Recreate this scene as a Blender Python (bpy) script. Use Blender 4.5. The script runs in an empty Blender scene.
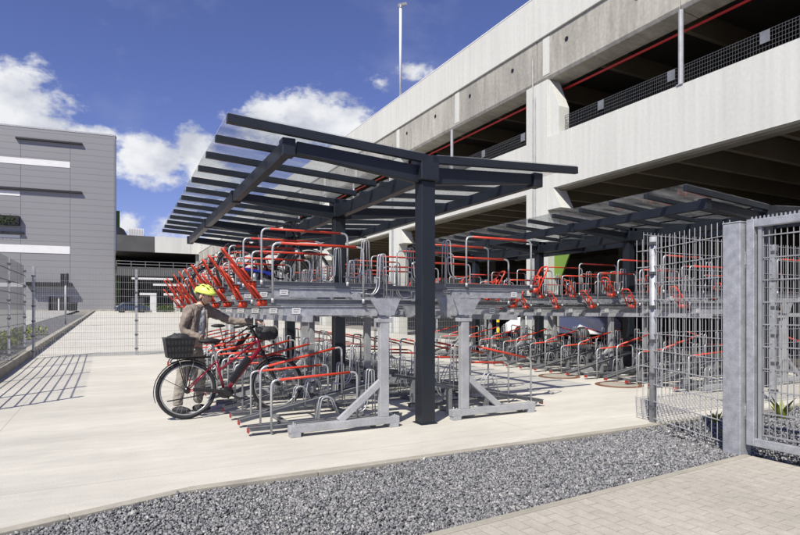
import bpy, bmesh, math, random
import numpy as np
from mathutils import Vector, Matrix
random.seed(7)
SC = bpy.context.scene
COL = SC.collection
R = math.radians
TH = R(27.5); H = 1.33; F = 561.0; PX, PY = 400.0, 310.0     # camera calibration of the 800x535 photograph

# ------------------------------------------------------------------ mesh builder
class MB:
    def __init__(s): s.v = []; s.f = []; s.m = []
    def add(s, vs, fs, mi=0):
        o = len(s.v); s.v += [tuple(v) for v in vs]; s.f += [tuple(i + o for i in f) for f in fs]; s.m += [mi] * len(fs)
    def box(s, x0, x1, y0, y1, z0, z1, mi=0):
        s.add([(x0,y0,z0),(x1,y0,z0),(x1,y1,z0),(x0,y1,z0),(x0,y0,z1),(x1,y0,z1),(x1,y1,z1),(x0,y1,z1)],
              [(0,3,2,1),(4,5,6,7),(0,1,5,4),(1,2,6,5),(2,3,7,6),(3,0,4,7)], mi)
    def prism(s, pts, y0, y1, mi=0, axis='y'):
        n = len(pts)
        if axis == 'y': vs = [(p[0], y0, p[1]) for p in pts] + [(p[0], y1, p[1]) for p in pts]
        elif axis == 'x': vs = [(y0, p[0], p[1]) for p in pts] + [(y1, p[0], p[1]) for p in pts]
        else: vs = [(p[0], p[1], y0) for p in pts] + [(p[0], p[1], y1) for p in pts]
        fs = [tuple(range(n)), tuple(range(2*n-1, n-1, -1))] + [(i, i+n, (i+1) % n + n, (i+1) % n) for i in range(n)]
        s.add(vs, fs, mi)
    def tube(s, pts, r, n=6, mi=0, closed=False):
        pts = [Vector(p) for p in pts]; N = len(pts)
        rr = r if isinstance(r, (list, tuple)) else [r] * N
        rings = []; up = None
        for i, p in enumerate(pts):
            if closed: t = pts[(i+1) % N] - pts[i-1]
            else: t = pts[min(i+1, N-1)] - pts[max(i-1, 0)]
            if t.length < 1e-9: t = Vector((0,0,1))
            t.normalize()
            if up is None: up = Vector((0,0,1)) if abs(t.z) < .9 else Vector((0,1,0))
            a = up - t * up.dot(t)
            if a.length < 1e-6: a = t.orthogonal()
            a.normalize(); up = a; b = t.cross(a)
            rings.append([p + (a*math.cos(2*math.pi*(k+.5)/n) + b*math.sin(2*math.pi*(k+.5)/n)) * rr[i] for k in range(n)])
        vs = [q for ring in rings for q in ring]; fs = []
        M = N if closed else N - 1
        for i in range(M):
            j = (i+1) % N
            for k in range(n): fs.append((i*n+k, i*n+(k+1) % n, j*n+(k+1) % n, j*n+k))
        if not closed: fs += [tuple(range(n-1, -1, -1)), tuple((N-1)*n+k for k in range(n))]
        s.add(vs, fs, mi)
    def beam(s, a, b, w, h, mi=0, h2=None):       # rectangular bar from a to b, width w (sideways), height h
        a = Vector(a); b = Vector(b); t = (b-a).normalized()
        side = t.cross(Vector((0,0,1)))
        if side.length < 1e-4: side = Vector((0,1,0))
        side.normalize(); up = side.cross(t).normalized(); h2 = h if h2 is None else h2
        vs = []
        for p, hh in ((a, h), (b, h2)):
            for sx, sz in ((-1,-1),(1,-1),(1,1),(-1,1)): vs.append(p + side*sx*w/2 + up*sz*hh/2)
        s.add(vs, [(0,1,2,3),(7,6,5,4),(0,4,5,1),(1,5,6,2),(2,6,7,3),(3,7,4,0)], mi)
    def ell(s, c, r, nu=16, nv=10, mi=0, fn=None, M=None):
        vs = []; fs = []
        for j in range(nv+1):
            ph = math.pi * j / nv
            for i in range(nu):
                a = 2*math.pi*i/nu
                d = Vector((math.sin(ph)*math.cos(a), math.sin(ph)*math.sin(a), math.cos(ph)))
                p = Vector((d.x*r[0], d.y*r[1], d.z*r[2]))
                if fn: p = fn(d, p)
                if M: p = M @ p
                vs.append(p + Vector(c))
        for j in range(nv):
            for i in range(nu): fs.append((j*nu+i, (j+1)*nu+i, (j+1)*nu+(i+1) % nu, j*nu+(i+1) % nu))
        s.add(vs, fs, mi)
    def build(s, name, mats, parent=None, smooth=False, bevel=0, loc=(0,0,0), rot=(0,0,0)):
        me = bpy.data.meshes.new(name); me.from_pydata(s.v, [], s.f)
        if not isinstance(mats, (list, tuple)): mats = [mats]
        for m in mats: me.materials.append(m)
        if len(mats) > 1: me.polygons.foreach_set('material_index', s.m)
        bm = bmesh.new(); bm.from_mesh(me); bmesh.ops.recalc_face_normals(bm, faces=bm.faces); bm.to_mesh(me); bm.free()
        if smooth: me.polygons.foreach_set('use_smooth', [True]*len(me.polygons))
        me.update()
        o = bpy.data.objects.new(name, me); COL.objects.link(o); o.parent = parent; o.location = loc; o.rotation_euler = rot
        if bevel:
            b = o.modifiers.new('bevel', 'BEVEL'); b.width = bevel; b.segments = 2; b.limit_method = 'ANGLE'
        return o

def fillet(pts, r, n=4):
    pts = [Vector(p) for p in pts]; out = [pts[0]]
    for i in range(1, len(pts)-1):
        p = pts[i]; a = pts[i-1]-p; b = pts[i+1]-p
        rr = min(r, a.length*.49, b.length*.49); p0 = p + a.normalized()*rr; p1 = p + b.normalized()*rr
        for k in range(n+1):
            t = k/n; out.append(p0*(1-t)**2 + p*2*t*(1-t) + p1*t*t)
    out.append(pts[-1]); return out
def tag(o, label=None, cat=None, group=None, kind=None):
    if label: o['label'] = label
    if cat: o['category'] = cat
    if group: o['group'] = group
    if kind: o['kind'] = kind
    return o
def empty(name, loc=(0,0,0), rz=0):
    o = bpy.data.objects.new(name, None); COL.objects.link(o); o.location = loc; o.rotation_euler = (0,0,rz); o.empty_display_size = .2
    return o
def copy_tree(o, parent=None):
    c = o.copy(); COL.objects.link(c); c.parent = parent
    for ch in o.children: copy_tree(ch, c)
    return c
def ang(px): return TH + math.atan((px-PX)/F)
def onX(px, X): return X / math.tan(ang(px))            # world Y where the ray of a pixel column meets the plane X
def onY(px, Y): return Y * math.tan(ang(px))
def dep(X, Y): return X*math.sin(TH) + Y*math.cos(TH)
def zat(py, X, Y): return H + (PY-py)/F*dep(X, Y)

# ------------------------------------------------------------------ materials
def mat(name, col, rough=.6, metal=0, nz=None, bump=None, spec=.5, coat=0, emit=None):
    """nz = list of (scale, amount, detail, stretch) brightness mottling; bump = (scale, strength, distance)"""
    m = bpy.data.materials.new(name); m.use_nodes = True; nt = m.node_tree; N = nt.nodes; L = nt.links
    b = N['Principled BSDF']; b.inputs['Base Color'].default_value = (*col, 1); b.inputs['Roughness'].default_value = rough
    b.inputs['Metallic'].default_value = metal; b.inputs['Specular IOR Level'].default_value = spec; b.inputs['Coat Weight'].default_value = coat
    geo = N.new('ShaderNodeNewGeometry'); cur = None
    rgb = N.new('ShaderNodeRGB'); rgb.outputs[0].default_value = (*col, 1); cur = rgb.outputs[0]
    for (sc, amt, det, st) in (nz or []):
        mp = N.new('ShaderNodeMapping'); mp.inputs['Scale'].default_value = st; L.new(geo.outputs['Position'], mp.inputs[0])
        n = N.new('ShaderNodeTexNoise'); n.inputs['Scale'].default_value = sc; n.inputs['Detail'].default_value = det; L.new(mp.outputs[0], n.inputs['Vector'])
        mr = N.new('ShaderNodeMapRange'); mr.inputs[1].default_value = .3; mr.inputs[2].default_value = .7; mr.inputs[3].default_value = 1-amt; mr.inputs[4].default_value = 1+amt*.6
        L.new(n.outputs['Fac'], mr.inputs[0])
        mx = N.new('ShaderNodeVectorMath'); mx.operation = 'SCALE'; L.new(cur, mx.inputs[0]); L.new(mr.outputs[0], mx.inputs['Scale']); cur = mx.outputs[0]
    L.new(cur, b.inputs['Base Color'])
    if bump:
        n = N.new('ShaderNodeTexNoise'); n.inputs['Scale'].default_value = bump[0]; n.inputs['Detail'].default_value = 6; L.new(geo.outputs['Position'], n.inputs['Vector'])
        bp = N.new('ShaderNodeBump'); bp.inputs['Strength'].default_value = bump[1]; bp.inputs['Distance'].default_value = bump[2]
        L.new(n.outputs['Fac'], bp.inputs['Height']); L.new(bp.outputs[0], b.inputs['Normal'])
    m['cur'] = 0
    return m
def nodes(m): return m.node_tree.nodes, m.node_tree.links, m.node_tree.nodes['Principled BSDF']
I3 = (1,1,1)
anth = mat('anthracite_paint', (.013,.017,.023), .42, 0, [(3,.2,4,I3),(40,.12,3,I3)], (300,.05,.001))
galv = mat('galvanised_steel', (.39,.405,.43), .45, .35, [(14,.22,3,I3),(90,.18,2,I3)], (60,.1,.002))
# spangle
N_, L_, B_ = nodes(galv)
vo = N_.new('ShaderNodeTexVoronoi'); vo.inputs['Scale'].default_value = 55; ge = N_.new('ShaderNodeNewGeometry'); L_.new(ge.outputs['Position'], vo.inputs['Vector'])
mr_ = N_.new('ShaderNodeMapRange'); mr_.inputs[3].default_value = .34; mr_.inputs[4].default_value = .62; L_.new(vo.outputs['Color'], mr_.inputs[0]); L_.new(mr_.outputs[0], B_.inputs['Roughness'])
rackgrey = mat('rack_grey_steel', (.39,.40,.415), .5, .2, [(5,.18,3,I3),(50,.12,2,I3)])
trayg = mat('tray_grey', (.21,.22,.23), .5, .3, [(6,.2,3,I3),(40,.12,2,I3)])
hoopg = mat('hoop_zinc', (.46,.47,.485), .38, .45, [(12,.15,3,I3)])
redp = mat('red_coating', (.56,.048,.02), .4, 0, [(8,.15,3,I3)])
redcap = mat('red_cap_plastic', (.30,.025,.02), .5)
whitep = mat('white_plate', (.58,.58,.58), .5)
black = mat('black_rubber', (.016,.016,.018), .7, 0, [(30,.2,2,I3)])
blackg = mat('black_gloss', (.012,.012,.014), .3)
wirem = mat('fence_wire_zinc', (.33,.34,.35), .45, .3, [(10,.12,2,I3)])
wirel = mat('fence_wire_new', (.50,.51,.52), .4, .3)
wired = mat('fence_wire_weathered', (.10,.105,.11), .5, .3)
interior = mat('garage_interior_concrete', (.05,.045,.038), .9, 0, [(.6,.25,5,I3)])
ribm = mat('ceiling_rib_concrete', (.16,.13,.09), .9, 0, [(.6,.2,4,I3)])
conc_w = mat('pale_precast_concrete', (.56,.565,.525), .8, 0, [(.35,.08,6,(1,1,.5)),(1.6,.07,5,(1,4,.14)),(12,.05,5,I3)], (25,.12,.004))
conc_g = mat('stained_grey_concrete', (.39,.375,.33), .85, 0, [(.45,.26,6,(1,1,.6)),(1.8,.22,6,(1,2.5,.35)),(9,.14,5,I3)], (14,.2,.006))
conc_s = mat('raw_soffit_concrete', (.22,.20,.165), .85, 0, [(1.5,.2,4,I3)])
yardm = mat('yard_concrete', (.53,.512,.455), .8, 0, [(.12,.10,5,I3),(.45,.11,7,(.6,1.4,1)),(1.6,.09,7,(.6,1.8,1)),(7,.06,6,(.6,1.6,1)),(60,.08,4,I3)], (120,.12,.002))
# casting joints and fine hairlines in the yard slab
N_, L_, B_ = nodes(yardm)
def joints(m, bw, bh, mortar, dark, off=.5, scale=1, rot=0, bumpd=None, shift=(0,0,0), vary=.0):
    N, L, B = nodes(m)
    src = B.inputs['Base Color'].links[0].from_socket
    ge = N.new('ShaderNodeNewGeometry'); mp = N.new('ShaderNodeMapping'); mp.inputs['Rotation'].default_value = (0,0,rot); mp.inputs['Location'].default_value = shift
    L.new(ge.outputs['Position'], mp.inputs[0])
    br = N.new('ShaderNodeTexBrick'); br.offset = off; br.inputs['Scale'].default_value = scale; br.inputs['Mortar Size'].default_value = mortar
    br.inputs['Brick Width'].default_value = bw; br.inputs['Row Height'].default_value = bh; br.inputs['Mortar Smooth'].default_value = .3
    br.inputs['Color1'].default_value = (1-vary,)*3+(1,); br.inputs['Color2'].default_value = (1+vary*.5,)*3+(1,); br.inputs['Mortar'].default_value = (dark,)*3+(1,)
    L.new(mp.outputs[0], br.inputs['Vector'])
    mx = N.new('ShaderNodeVectorMath'); mx.operation = 'MULTIPLY'; L.new(src, mx.inputs[0]); L.new(br.outputs['Color'], mx.inputs[1]); L.new(mx.outputs[0], B.inputs['Base Color'])
    if bumpd:
        bp = N.new('ShaderNodeBump'); bp.inputs['Distance'].default_value = bumpd; bp.inputs['Strength'].default_value = .6; bp.invert = True
        L.new(br.outputs['Fac'], bp.inputs['Height'])
        if B.inputs['Normal'].links: L.new(B.inputs['Normal'].links[0].from_socket, bp.inputs['Normal'])
        L.new(bp.outputs[0], B.inputs['Normal'])
joints(yardm, 5.2, 5.2, .006, .72, off=0, shift=(1.05,.3,0))
paver = mat('paving_block', (.40,.375,.325), .85, 0, [(.7,.12,5,I3),(14,.10,5,I3),(90,.12,3,I3)], (90,.25,.003))
joints(paver, .20, .10, .0026, .66, off=.5, rot=R(88), bumpd=.004, vary=.05)
paverf = mat('far_paving', (.34,.335,.315), .85, 0, [(.3,.12,5,I3),(5,.08,4,I3)])
joints(paverf, .6, .3, .02, .8, vary=.08)
kerbm = mat('kerb_concrete', (.33,.31,.26), .85, 0, [(3,.18,5,I3),(40,.1,3,I3)], (60,.2,.003))
gravel_base = mat('gravel_bed', (.12,.12,.125), .95, 0, [(40,.4,4,I3)], (60,.6,.02))
earth = mat('ground_earth', (.22,.21,.19), .95, 0, [(.1,.2,5,I3)])
# gravel stones: tone differs stone by stone
stone = mat('basalt_chippings', (.2,.2,.21), .8, 0, None, (80,.5,.004))
N_, L_, B_ = nodes(stone)
ge = N_.new('ShaderNodeNewGeometry'); cr = N_.new('ShaderNodeValToRGB'); L_.new(ge.outputs['Random Per Island'], cr.inputs[0])
e = cr.color_ramp.elements; e[0].color = (.05,.054,.06,1); e[1].color = (.45,.45,.44,1); e[0].position = 0; e[1].position = 1
for p, c in ((.4,(.175,.178,.188)),(.75,(.25,.25,.258)),(.96,(.32,.315,.305))):
    q = e.new(p); q.color = (*c,1)
L_.new(cr.outputs[0], B_.inputs['Base Color'])
panel = mat('grey_metal_cladding', (.25,.25,.255), .45, .2, [(.05,.05,3,I3)])
N_, L_, B_ = nodes(panel)     # horizontal sheet joints of the cladding
ge = N_.new('ShaderNodeNewGeometry'); sp = N_.new('ShaderNodeSeparateXYZ'); L_.new(ge.outputs['Position'], sp.inputs[0])
dv = N_.new('ShaderNodeMath'); dv.operation = 'DIVIDE'; dv.inputs[1].default_value = 1.02; L_.new(sp.outputs['Z'], dv.inputs[0])
fr = N_.new('ShaderNodeMath'); fr.operation = 'FRACT'; L_.new(dv.outputs[0], fr.inputs[0])
lt = N_.new('ShaderNodeMath'); lt.operation = 'LESS_THAN'; lt.inputs[1].default_value = .09; L_.new(fr.outputs[0], lt.inputs[0])
mrr = N_.new('ShaderNodeMapRange'); mrr.inputs[3].default_value = 1; mrr.inputs[4].default_value = .72; L_.new(lt.outputs[0], mrr.inputs[0])
mx = N_.new('ShaderNodeVectorMath'); mx.operation = 'SCALE'; L_.new(B_.inputs['Base Color'].links[0].from_socket, mx.inputs[0]); L_.new(mrr.outputs[0], mx.inputs['Scale']); L_.new(mx.outputs[0], B_.inputs['Base Color'])
white = mat('white_paint', (.66,.66,.66), .6, 0, [(1,.05,3,I3)])
darkm = mat('dark_cladding', (.010,.010,.012), .5)
glassd = mat('dark_window_glass', (.02,.025,.03), .08, 0, spec=.8)
greenp = mat('lime_panel', (.15,.26,.04), .5)
leafm = mat('plant_leaf', (.10,.16,.03), .6, 0, [(3,.35,3,I3)])
leafy = mat('young_leaf', (.22,.26,.04), .6, 0, [(9,.3,3,I3)])
stemm = mat('plant_stem', (.12,.09,.04), .8)
rust = mat('rusty_iron', (.16,.07,.035), .85, 0, [(12,.35,4,I3)], (50,.4,.004))
redpipe = mat('red_pipe_paint', (.45,.02,.02), .45)
yel = mat('yellow_paint', (.75,.55,.02), .5)
skin = mat('skin', (.60,.37,.27), .5)
hair = mat('grey_brown_hair', (.10,.075,.055), .6, 0, [(60,.3,2,(1,1,.2))])
jack = mat('brown_jacket_cloth', (.235,.195,.165), .85, 0, [(12,.2,4,I3),(120,.15,2,I3)], (17,.9,.03))
shirtm = mat('light_grey_shirt', (.34,.35,.37), .8, 0, [(15,.12,3,I3)], (16,.9,.03))
trous = mat('grey_beige_trousers', (.29,.265,.225), .85, 0, [(8,.15,4,I3),(120,.12,2,I3)], (13,.9,.035))
helm = mat('lime_helmet_shell', (.66,.80,.14), .3, coat=.4)
bikered = mat('bike_dark_red', (.20,.008,.025), .25, .2, coat=.5)
bikeblue = mat('bike_blue', (.015,.03,.30), .3, .1, coat=.4)
bikegrey = mat('bike_silver', (.35,.36,.37), .3, .5)
chrome = mat('spoke_steel', (.5,.5,.5), .3, .8)
bagm = mat('black_bag_fabric', (.025,.025,.028), .7, 0, [(20,.3,3,I3)], (25,.6,.01))
carw = mat('white_car_paint', (.75,.75,.75), .25, coat=.6)
carb = mat('blue_car_paint', (.02,.035,.08), .25, coat=.6)
# canopy glazing: clear sheet with a thin film of dust and dried rain
glz = bpy.data.materials.new('dusty_roof_glass'); glz.use_nodes = True
nt = glz.node_tree; N_ = nt.nodes; L_ = nt.links; N_.clear()
out = N_.new('ShaderNodeOutputMaterial'); tr = N_.new('ShaderNodeBsdfTransparent'); tr.inputs[0].default_value = (.965,.98,.985,1)
gl = N_.new('ShaderNodeBsdfGlossy'); gl.inputs['Roughness'].default_value = .06; gl.inputs[0].default_value = (.9,.9,.9,1)
tl = N_.new('ShaderNodeBsdfTranslucent'); tl.inputs[0].default_value = (.95,.95,.94,1)
df = N_.new('ShaderNodeBsdfDiffuse'); df.inputs[0].default_value = (.5,.5,.5,1)
lw = N_.new('ShaderNodeLayerWeight'); lw.inputs[0].default_value = .5
pw = N_.new('ShaderNodeMath'); pw.operation = 'POWER'; pw.inputs[1].default_value = 3.5; L_.new(lw.outputs['Facing'], pw.inputs[0])
fz = N_.new('ShaderNodeMath'); fz.operation = 'MULTIPLY_ADD'; fz.inputs[1].default_value = .6; fz.inputs[2].default_value = .03; L_.new(pw.outputs[0], fz.inputs[0])
ge = N_.new('ShaderNodeNewGeometry'); mp = N_.new('ShaderNodeMapping'); mp.inputs['Scale'].default_value = (1,4,1); L_.new(ge.outputs['Position'], mp.inputs[0])
nz = N_.new('ShaderNodeTexNoise'); nz.inputs['Scale'].default_value = 1.6; nz.inputs['Detail'].default_value = 8; nz.inputs['Roughness'].default_value = .7; L_.new(mp.outputs[0], nz.inputs['Vector'])
mr2 = N_.new('ShaderNodeMapRange'); mr2.inputs[1].default_value = .38; mr2.inputs[2].default_value = .72; mr2.inputs[3].default_value = .012; mr2.inputs[4].default_value = .15; L_.new(nz.outputs['Fac'], mr2.inputs[0])
d2 = N_.new('ShaderNodeMixShader'); d2.inputs[0].default_value = .3; L_.new(tl.outputs[0], d2.inputs[1]); L_.new(df.outputs[0], d2.inputs[2])
m1 = N_.new('ShaderNodeMixShader'); L_.new(mr2.outputs[0], m1.inputs[0]); L_.new(tr.outputs[0], m1.inputs[1]); L_.new(d2.outputs[0], m1.inputs[2])
m2 = N_.new('ShaderNodeMixShader'); L_.new(fz.outputs[0], m2.inputs[0]); L_.new(m1.outputs[0], m2.inputs[1]); L_.new(gl.outputs[0], m2.inputs[2]); L_.new(m2.outputs[0], out.inputs[0])

# ------------------------------------------------------------------ terrain height and ground sheets
def gz(Y): return 0.0 if Y < 14 else min((Y-14)*.0125, 1.25)
def sheet(name, x0, x1, ys, dz, m, kind='structure', extra=None):
    b = MB(); vs = []; fs = []
    for y in ys: vs += [(x0, y, gz(y)+dz), (x1, y, gz(y)+dz)]
    for i in range(len(ys)-1): fs.append((2*i, 2*i+1, 2*i+3, 2*i+2))
    b.add(vs, fs)
    o = b.build(name, m); o['kind'] = kind; return o
sheet('ground', -900, 900, [-300, 14, 114, 2500], -.09, earth)
def poly_sheet(name, pts, z, m):
    b = MB(); b.add([(x, y, z) for x, y in pts], [tuple(range(len(pts)))]); o = b.build(name, m); o['kind'] = 'structure'; return o
# edge of the concrete yard (bends once)
E = [(-6.0, 2.55), (-2.6, 3.53), (.52, 4.44), (12.9, 4.44)]
b = MB(); b.add([(x, y, 0) for x, y in E] + [(12.9, 14, 0), (-1.85, 14, 0), (-1.85, 6, 0), (-6, 6, 0)], [(0,1,2,3,4,5,6,7)])
b.add([(-1.85,14,0),(12.9,14,0),(12.9,114,1.25),(-1.85,114,1.25)], [(0,1,2,3)])
o = b.build('yard', yardm); o['kind'] = 'structure'
# kerb strip along its edge
b = MB()
def off_line(pts, d):
    res = []
    for i, p in enumerate(pts):
        a = Vector(pts[max(i-1, 0)]); c = Vector(pts[min(i+1, len(pts)-1)]); t = (c-a).normalized(); n = Vector((t.y, -t.x)); res.append(Vector(p)+n*d)
    return res
o0 = off_line(E, .0); o1 = off_line(E, .085)
def pt(line, s):    # point at distance s along polyline
    for i in range(len(line)-1):
        a = Vector(line[i]); c = Vector(line[i+1]); l = (c-a).length
        if s <= l or i == len(line)-2: return a + (c-a)*(s/l)
        s -= l
tot = sum((Vector(E[i+1])-Vector(E[i])).length for i in range(3)); seg = [0]
l1 = (Vector(E[1])-Vector(E[0])).length; l2 = l1 + (Vector(E[2])-Vector(E[1])).length
cuts = sorted([k*1.0 for k in range(int(l2)+1)] + [l2] + [l2 + k*1.0 for k in range(1, int(tot-l2)+1)])
for a, c in zip(cuts[:-1], cuts[1:]):
    if c-a < .05: continue
    a += .003; c -= .003
    P = []
    for s in (a, c):
        q = pt(E, s); r_ = pt([tuple(v) for v in o1], s*1.0); 
        P.append((q, q + (Vector((.2778,-.9606)) if s < l2 else Vector((0,-1)))*.085))
    (a0,a1),(c0,c1) = P; zt = .014 + random.uniform(-.003,.003)
    b.add([(a0.x,a0.y,-.12),(a1.x,a1.y,-.12),(c1.x,c1.y,-.12),(c0.x,c0.y,-.12),(a0.x,a0.y,zt),(a1.x,a1.y,zt),(c1.x,c1.y,zt),(c0.x,c0.y,zt)],
          [(0,3,2,1),(4,5,6,7),(0,1,5,4),(1,2,6,5),(2,3,7,6),(3,0,4,7)])
o = b.build('kerb', kerbm, bevel=.006); o['kind'] = 'structure'
poly_sheet('gravel_bed', [(-5,1.5),(-1.5,2.6),(1.2,2.84),(5.28,3.10),(5.28,-1),(13,-1),(13,4.36),(-5,4.36)], -.052, gravel_base)
# paving in the foreground, its upper edge runs to the gate
b = MB(); edge = [(-6,2.30),(1.2,2.80),(5.22,3.06)]
b.add([(x,y,-.004) for x,y in edge] + [(5.22,-6,-.004),(-6,-6,-.004)], [(0,1,2,3,4)])
o = b.build('pavement', paver); o['kind'] = 'structure'
b = MB()
n = 16
for k in range(n):
    x0 = -6 + 11.2*k/n + .003; x1 = -6 + 11.2*(k+1)/n - .003
    y0 = 2.30+(x0+6)*.0677; y1 = 2.30+(x1+6)*.0677
    b.add([(x0,y0,-.1),(x1,y1,-.1),(x1,y1+.06,-.1),(x0,y0+.06,-.1),(x0,y0,.004),(x1,y1,.004),(x1,y1+.06,.004),(x0,y0+.06,.004)],
          [(0,3,2,1),(4,5,6,7),(0,1,5,4),(1,2,6,5),(2,3,7,6),(3,0,4,7)])
o = b.build('kerb', kerbm, bevel=.004); o['kind'] = 'structure'
# left of the yard: raised kerb wall, planting strip, paved forecourt
b = MB(); 
for y0 in range(-2, 104, 2):
    for (ya, yb) in [(max(y0+.004, 3.9), y0+2-.004)]:
        if yb <= ya: continue
        b.add([(-2.05,ya,gz(ya)-.1),(-1.85,ya,gz(ya)-.1),(-1.85,yb,gz(yb)-.1),(-2.05,yb,gz(yb)-.1),(-2.05,ya,gz(ya)+.2),(-1.85,ya,gz(ya)+.2),(-1.85,yb,gz(yb)+.2),(-2.05,yb,gz(yb)+.2)],
          [(0,3,2,1),(4,5,6,7),(0,1,5,4),(1,2,6,5),(2,3,7,6),(3,0,4,7)])
o = b.build('kerb', kerbm, bevel=.012); o['kind'] = 'structure'
sheet('planting_strip', -4.2, -2.05, [4, 14, 70], .12, gravel_base)
sheet('forecourt', -120, -4.2, [3, 14, 114, 118], .135, paverf)

# gravel chippings
ico = [(-1,-1,-1),(1,-1,-1),(1,1,-1),(-1,1,-1),(-1,-1,1),(1,-1,1),(1,1,1),(-1,1,1)]
icf = [(0,2,1),(0,3,2),(4,5,6),(4,6,7),(0,1,5),(0,5,4),(1,2,6),(1,6,5),(2,3,7),(2,7,6),(3,0,4),(3,4,7)]
def stones(name, regions, label):
    rng = np.random.default_rng(3); base = np.array(ico); faces = np.array(icf); P = []
    for (x0, x1, y0f, y1f, n, zm, smin, smax) in regions:
        x = rng.uniform(x0, x1, n); t = rng.uniform(0, 1, n)
        y = np.array([y0f(a) for a in x]); y2 = np.array([y1f(a) for a in x]); y = y + (y2-y)*t
        heap = .018*np.sin(x*2.3+1)*np.sin(y*3.1)
        z = rng.uniform(-.05, -.012, n) + zm + heap
        sz = rng.uniform(smin, smax, n)*(1+.5*(rng.random(n) > .93)); P.append(np.stack([x,y,z,sz], 1))
    P = np.concatenate(P); n = len(P)
    V = np.repeat(base[None]*.72, n, 0) + rng.uniform(-.42,.42,(n,8,3))
    V = V * (P[:,3][:,None,None]) * rng.uniform(.55,1.15,(n,1,3))
    q = rng.normal(size=(n,4)); q /= np.linalg.norm(q,axis=1)[:,None]; w,a,b_,c = q.T
    Rm = np.stack([1-2*(b_*b_+c*c),2*(a*b_-c*w),2*(a*c+b_*w),2*(a*b_+c*w),1-2*(a*a+c*c),2*(b_*c-a*w),2*(a*c-b_*w),2*(b_*c+a*w),1-2*(a*a+b_*b_)],1).reshape(n,3,3)
    V = np.einsum('nij,nkj->nki', Rm, V) + P[:,None,:3]
    Fc = (faces[None] + (np.arange(n)*8)[:,None,None]).reshape(-1)
    me = bpy.data.meshes.new(name); me.vertices.add(n*8); me.vertices.foreach_set('co', V.reshape(-1).astype(np.float32))
    nf = n*12; me.loops.add(nf*3); me.loops.foreach_set('vertex_index', Fc.astype(np.int32)); me.polygons.add(nf)
    me.polygons.foreach_set('loop_start', (np.arange(nf)*3).astype(np.int32)); me.polygons.foreach_set('loop_total', np.full(nf,3,np.int32))
    me.update(calc_edges=True); me.materials.append(stone)
    o = bpy.data.objects.new(name, me); COL.objects.link(o); tag(o, label, 'gravel', kind='stuff'); return o
topE = lambda x: (3.53+(x+2.6)*.2917 if x < .52 else 4.44) - .10
stones('gravel', [(-1.2, 5.3, lambda x: 2.80+.0647*(x-1.2)+.07, topE, 125000, .008, .0055, .0118),
                  (5.3, 12.5, lambda x: 0.2, topE, 40000, .0, .008, .016),
                  (5.3, 7.2, lambda x: 3.1, lambda x: 4.3, 5000, .02, .008, .016)],
       'loose grey basalt chippings filling the bed between yard kerb and paving')
stones('gravel', [(-4.1,-2.1, lambda x: 9, lambda x: 30, 14000, .17, .02, .04)], 'grey gravel in the planting strip left of the yard')

# ------------------------------------------------------------------ canopy shelters
def make_canopy(name, label):
    root = empty(name, (0,0,0)); tag(root, label, 'canopy', 'butterfly roof canopies over the bike racks')
    Ys = [5.72+2.88*i for i in range(4)]; HW = 2.28; zt = lambda u: 3.025 + abs(u)*.055     # underside of purlins
    for y in Ys:
        m = MB(); m.box(-.088,.088,y-.088,y+.088,0,2.83)
        m.box(-.11,.11,y-.11,y+.11,0,.012); m.build('post', anth, root, bevel=.01)
        m = MB(); m.box(-.12,.12,y-.13,y+.13,2.83,3.125); m.build('head_block', anth, root, bevel=.012)
        for s in (-1,1):
            m = MB(); a = (s*.10, y, 2.91); c = (s*1.56, y, 3.03); m.beam(a, c, .09, .20, h2=.13); m.build('rafter', anth, root, bevel=.006)
            m = MB(); m.box(s*1.65-.07, s*1.65+.07, y-.075, y+.075, 2.93, 3.11); m.build('end_block', anth, root, bevel=.008)
    for s in (-1,1):
        m = MB(); m.beam((s*1.65, 5.8, 3.02), (s*1.65, 14.3, 3.02), .10, .15); m.build('girder', anth, root, bevel=.006)
    m = MB(); m.beam((0,5.8,2.925),(0,14.3,2.925),.12,.18); m.build('valley_beam', anth, root, bevel=.006)
    for k in range(13):
        y = 5.62 + .72*k
        for s in (-1,1):
            m = MB(); h = .092 if k == 0 else .076
            m.beam((s*.03,y,zt(0)+.055),(s*HW,y,zt(HW)+.055), .06, h); m.build('purlin', anth, root, bevel=.005)
    for k in range(12):
        y = 5.62+.72*k
        for s in (-1,1):
            m = MB(); a0 = s*.10; a1 = s*(HW-.01); z0 = zt(0)+.104; z1 = zt(HW)+.104
            ya, yb = y-.025, y+.69
            m.add([(a0,ya,z0),(a1,ya,z1),(a1,yb,z1),(a0,yb,z0),(a0,ya,z0+.012),(a1,ya,z1+.012),(a1,yb,z1+.012),(a0,yb,z0+.012)],
                  [(0,3,2,1),(4,5,6,7),(0,1,5,4),(1,2,6,5),(2,3,7,6),(3,0,4,7)])
            m.build('glass_panel', glz, root)
    return root
can1 = make_canopy('canopy_shelter', 'dark steel canopy with glass butterfly roof, nearest, one post in the foreground')
TW = R(-.7); can1.rotation_euler.z = TW; can1.location = (3.31+5.72*math.sin(TW), 5.72-5.72*math.cos(TW), 0)
can2 = copy_tree(can1); can2.rotation_euler.z = 0; can2.location = (10.13,0,0)
can2['label'] = 'second dark glass canopy, partly hidden behind the mesh fence at the right'

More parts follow.
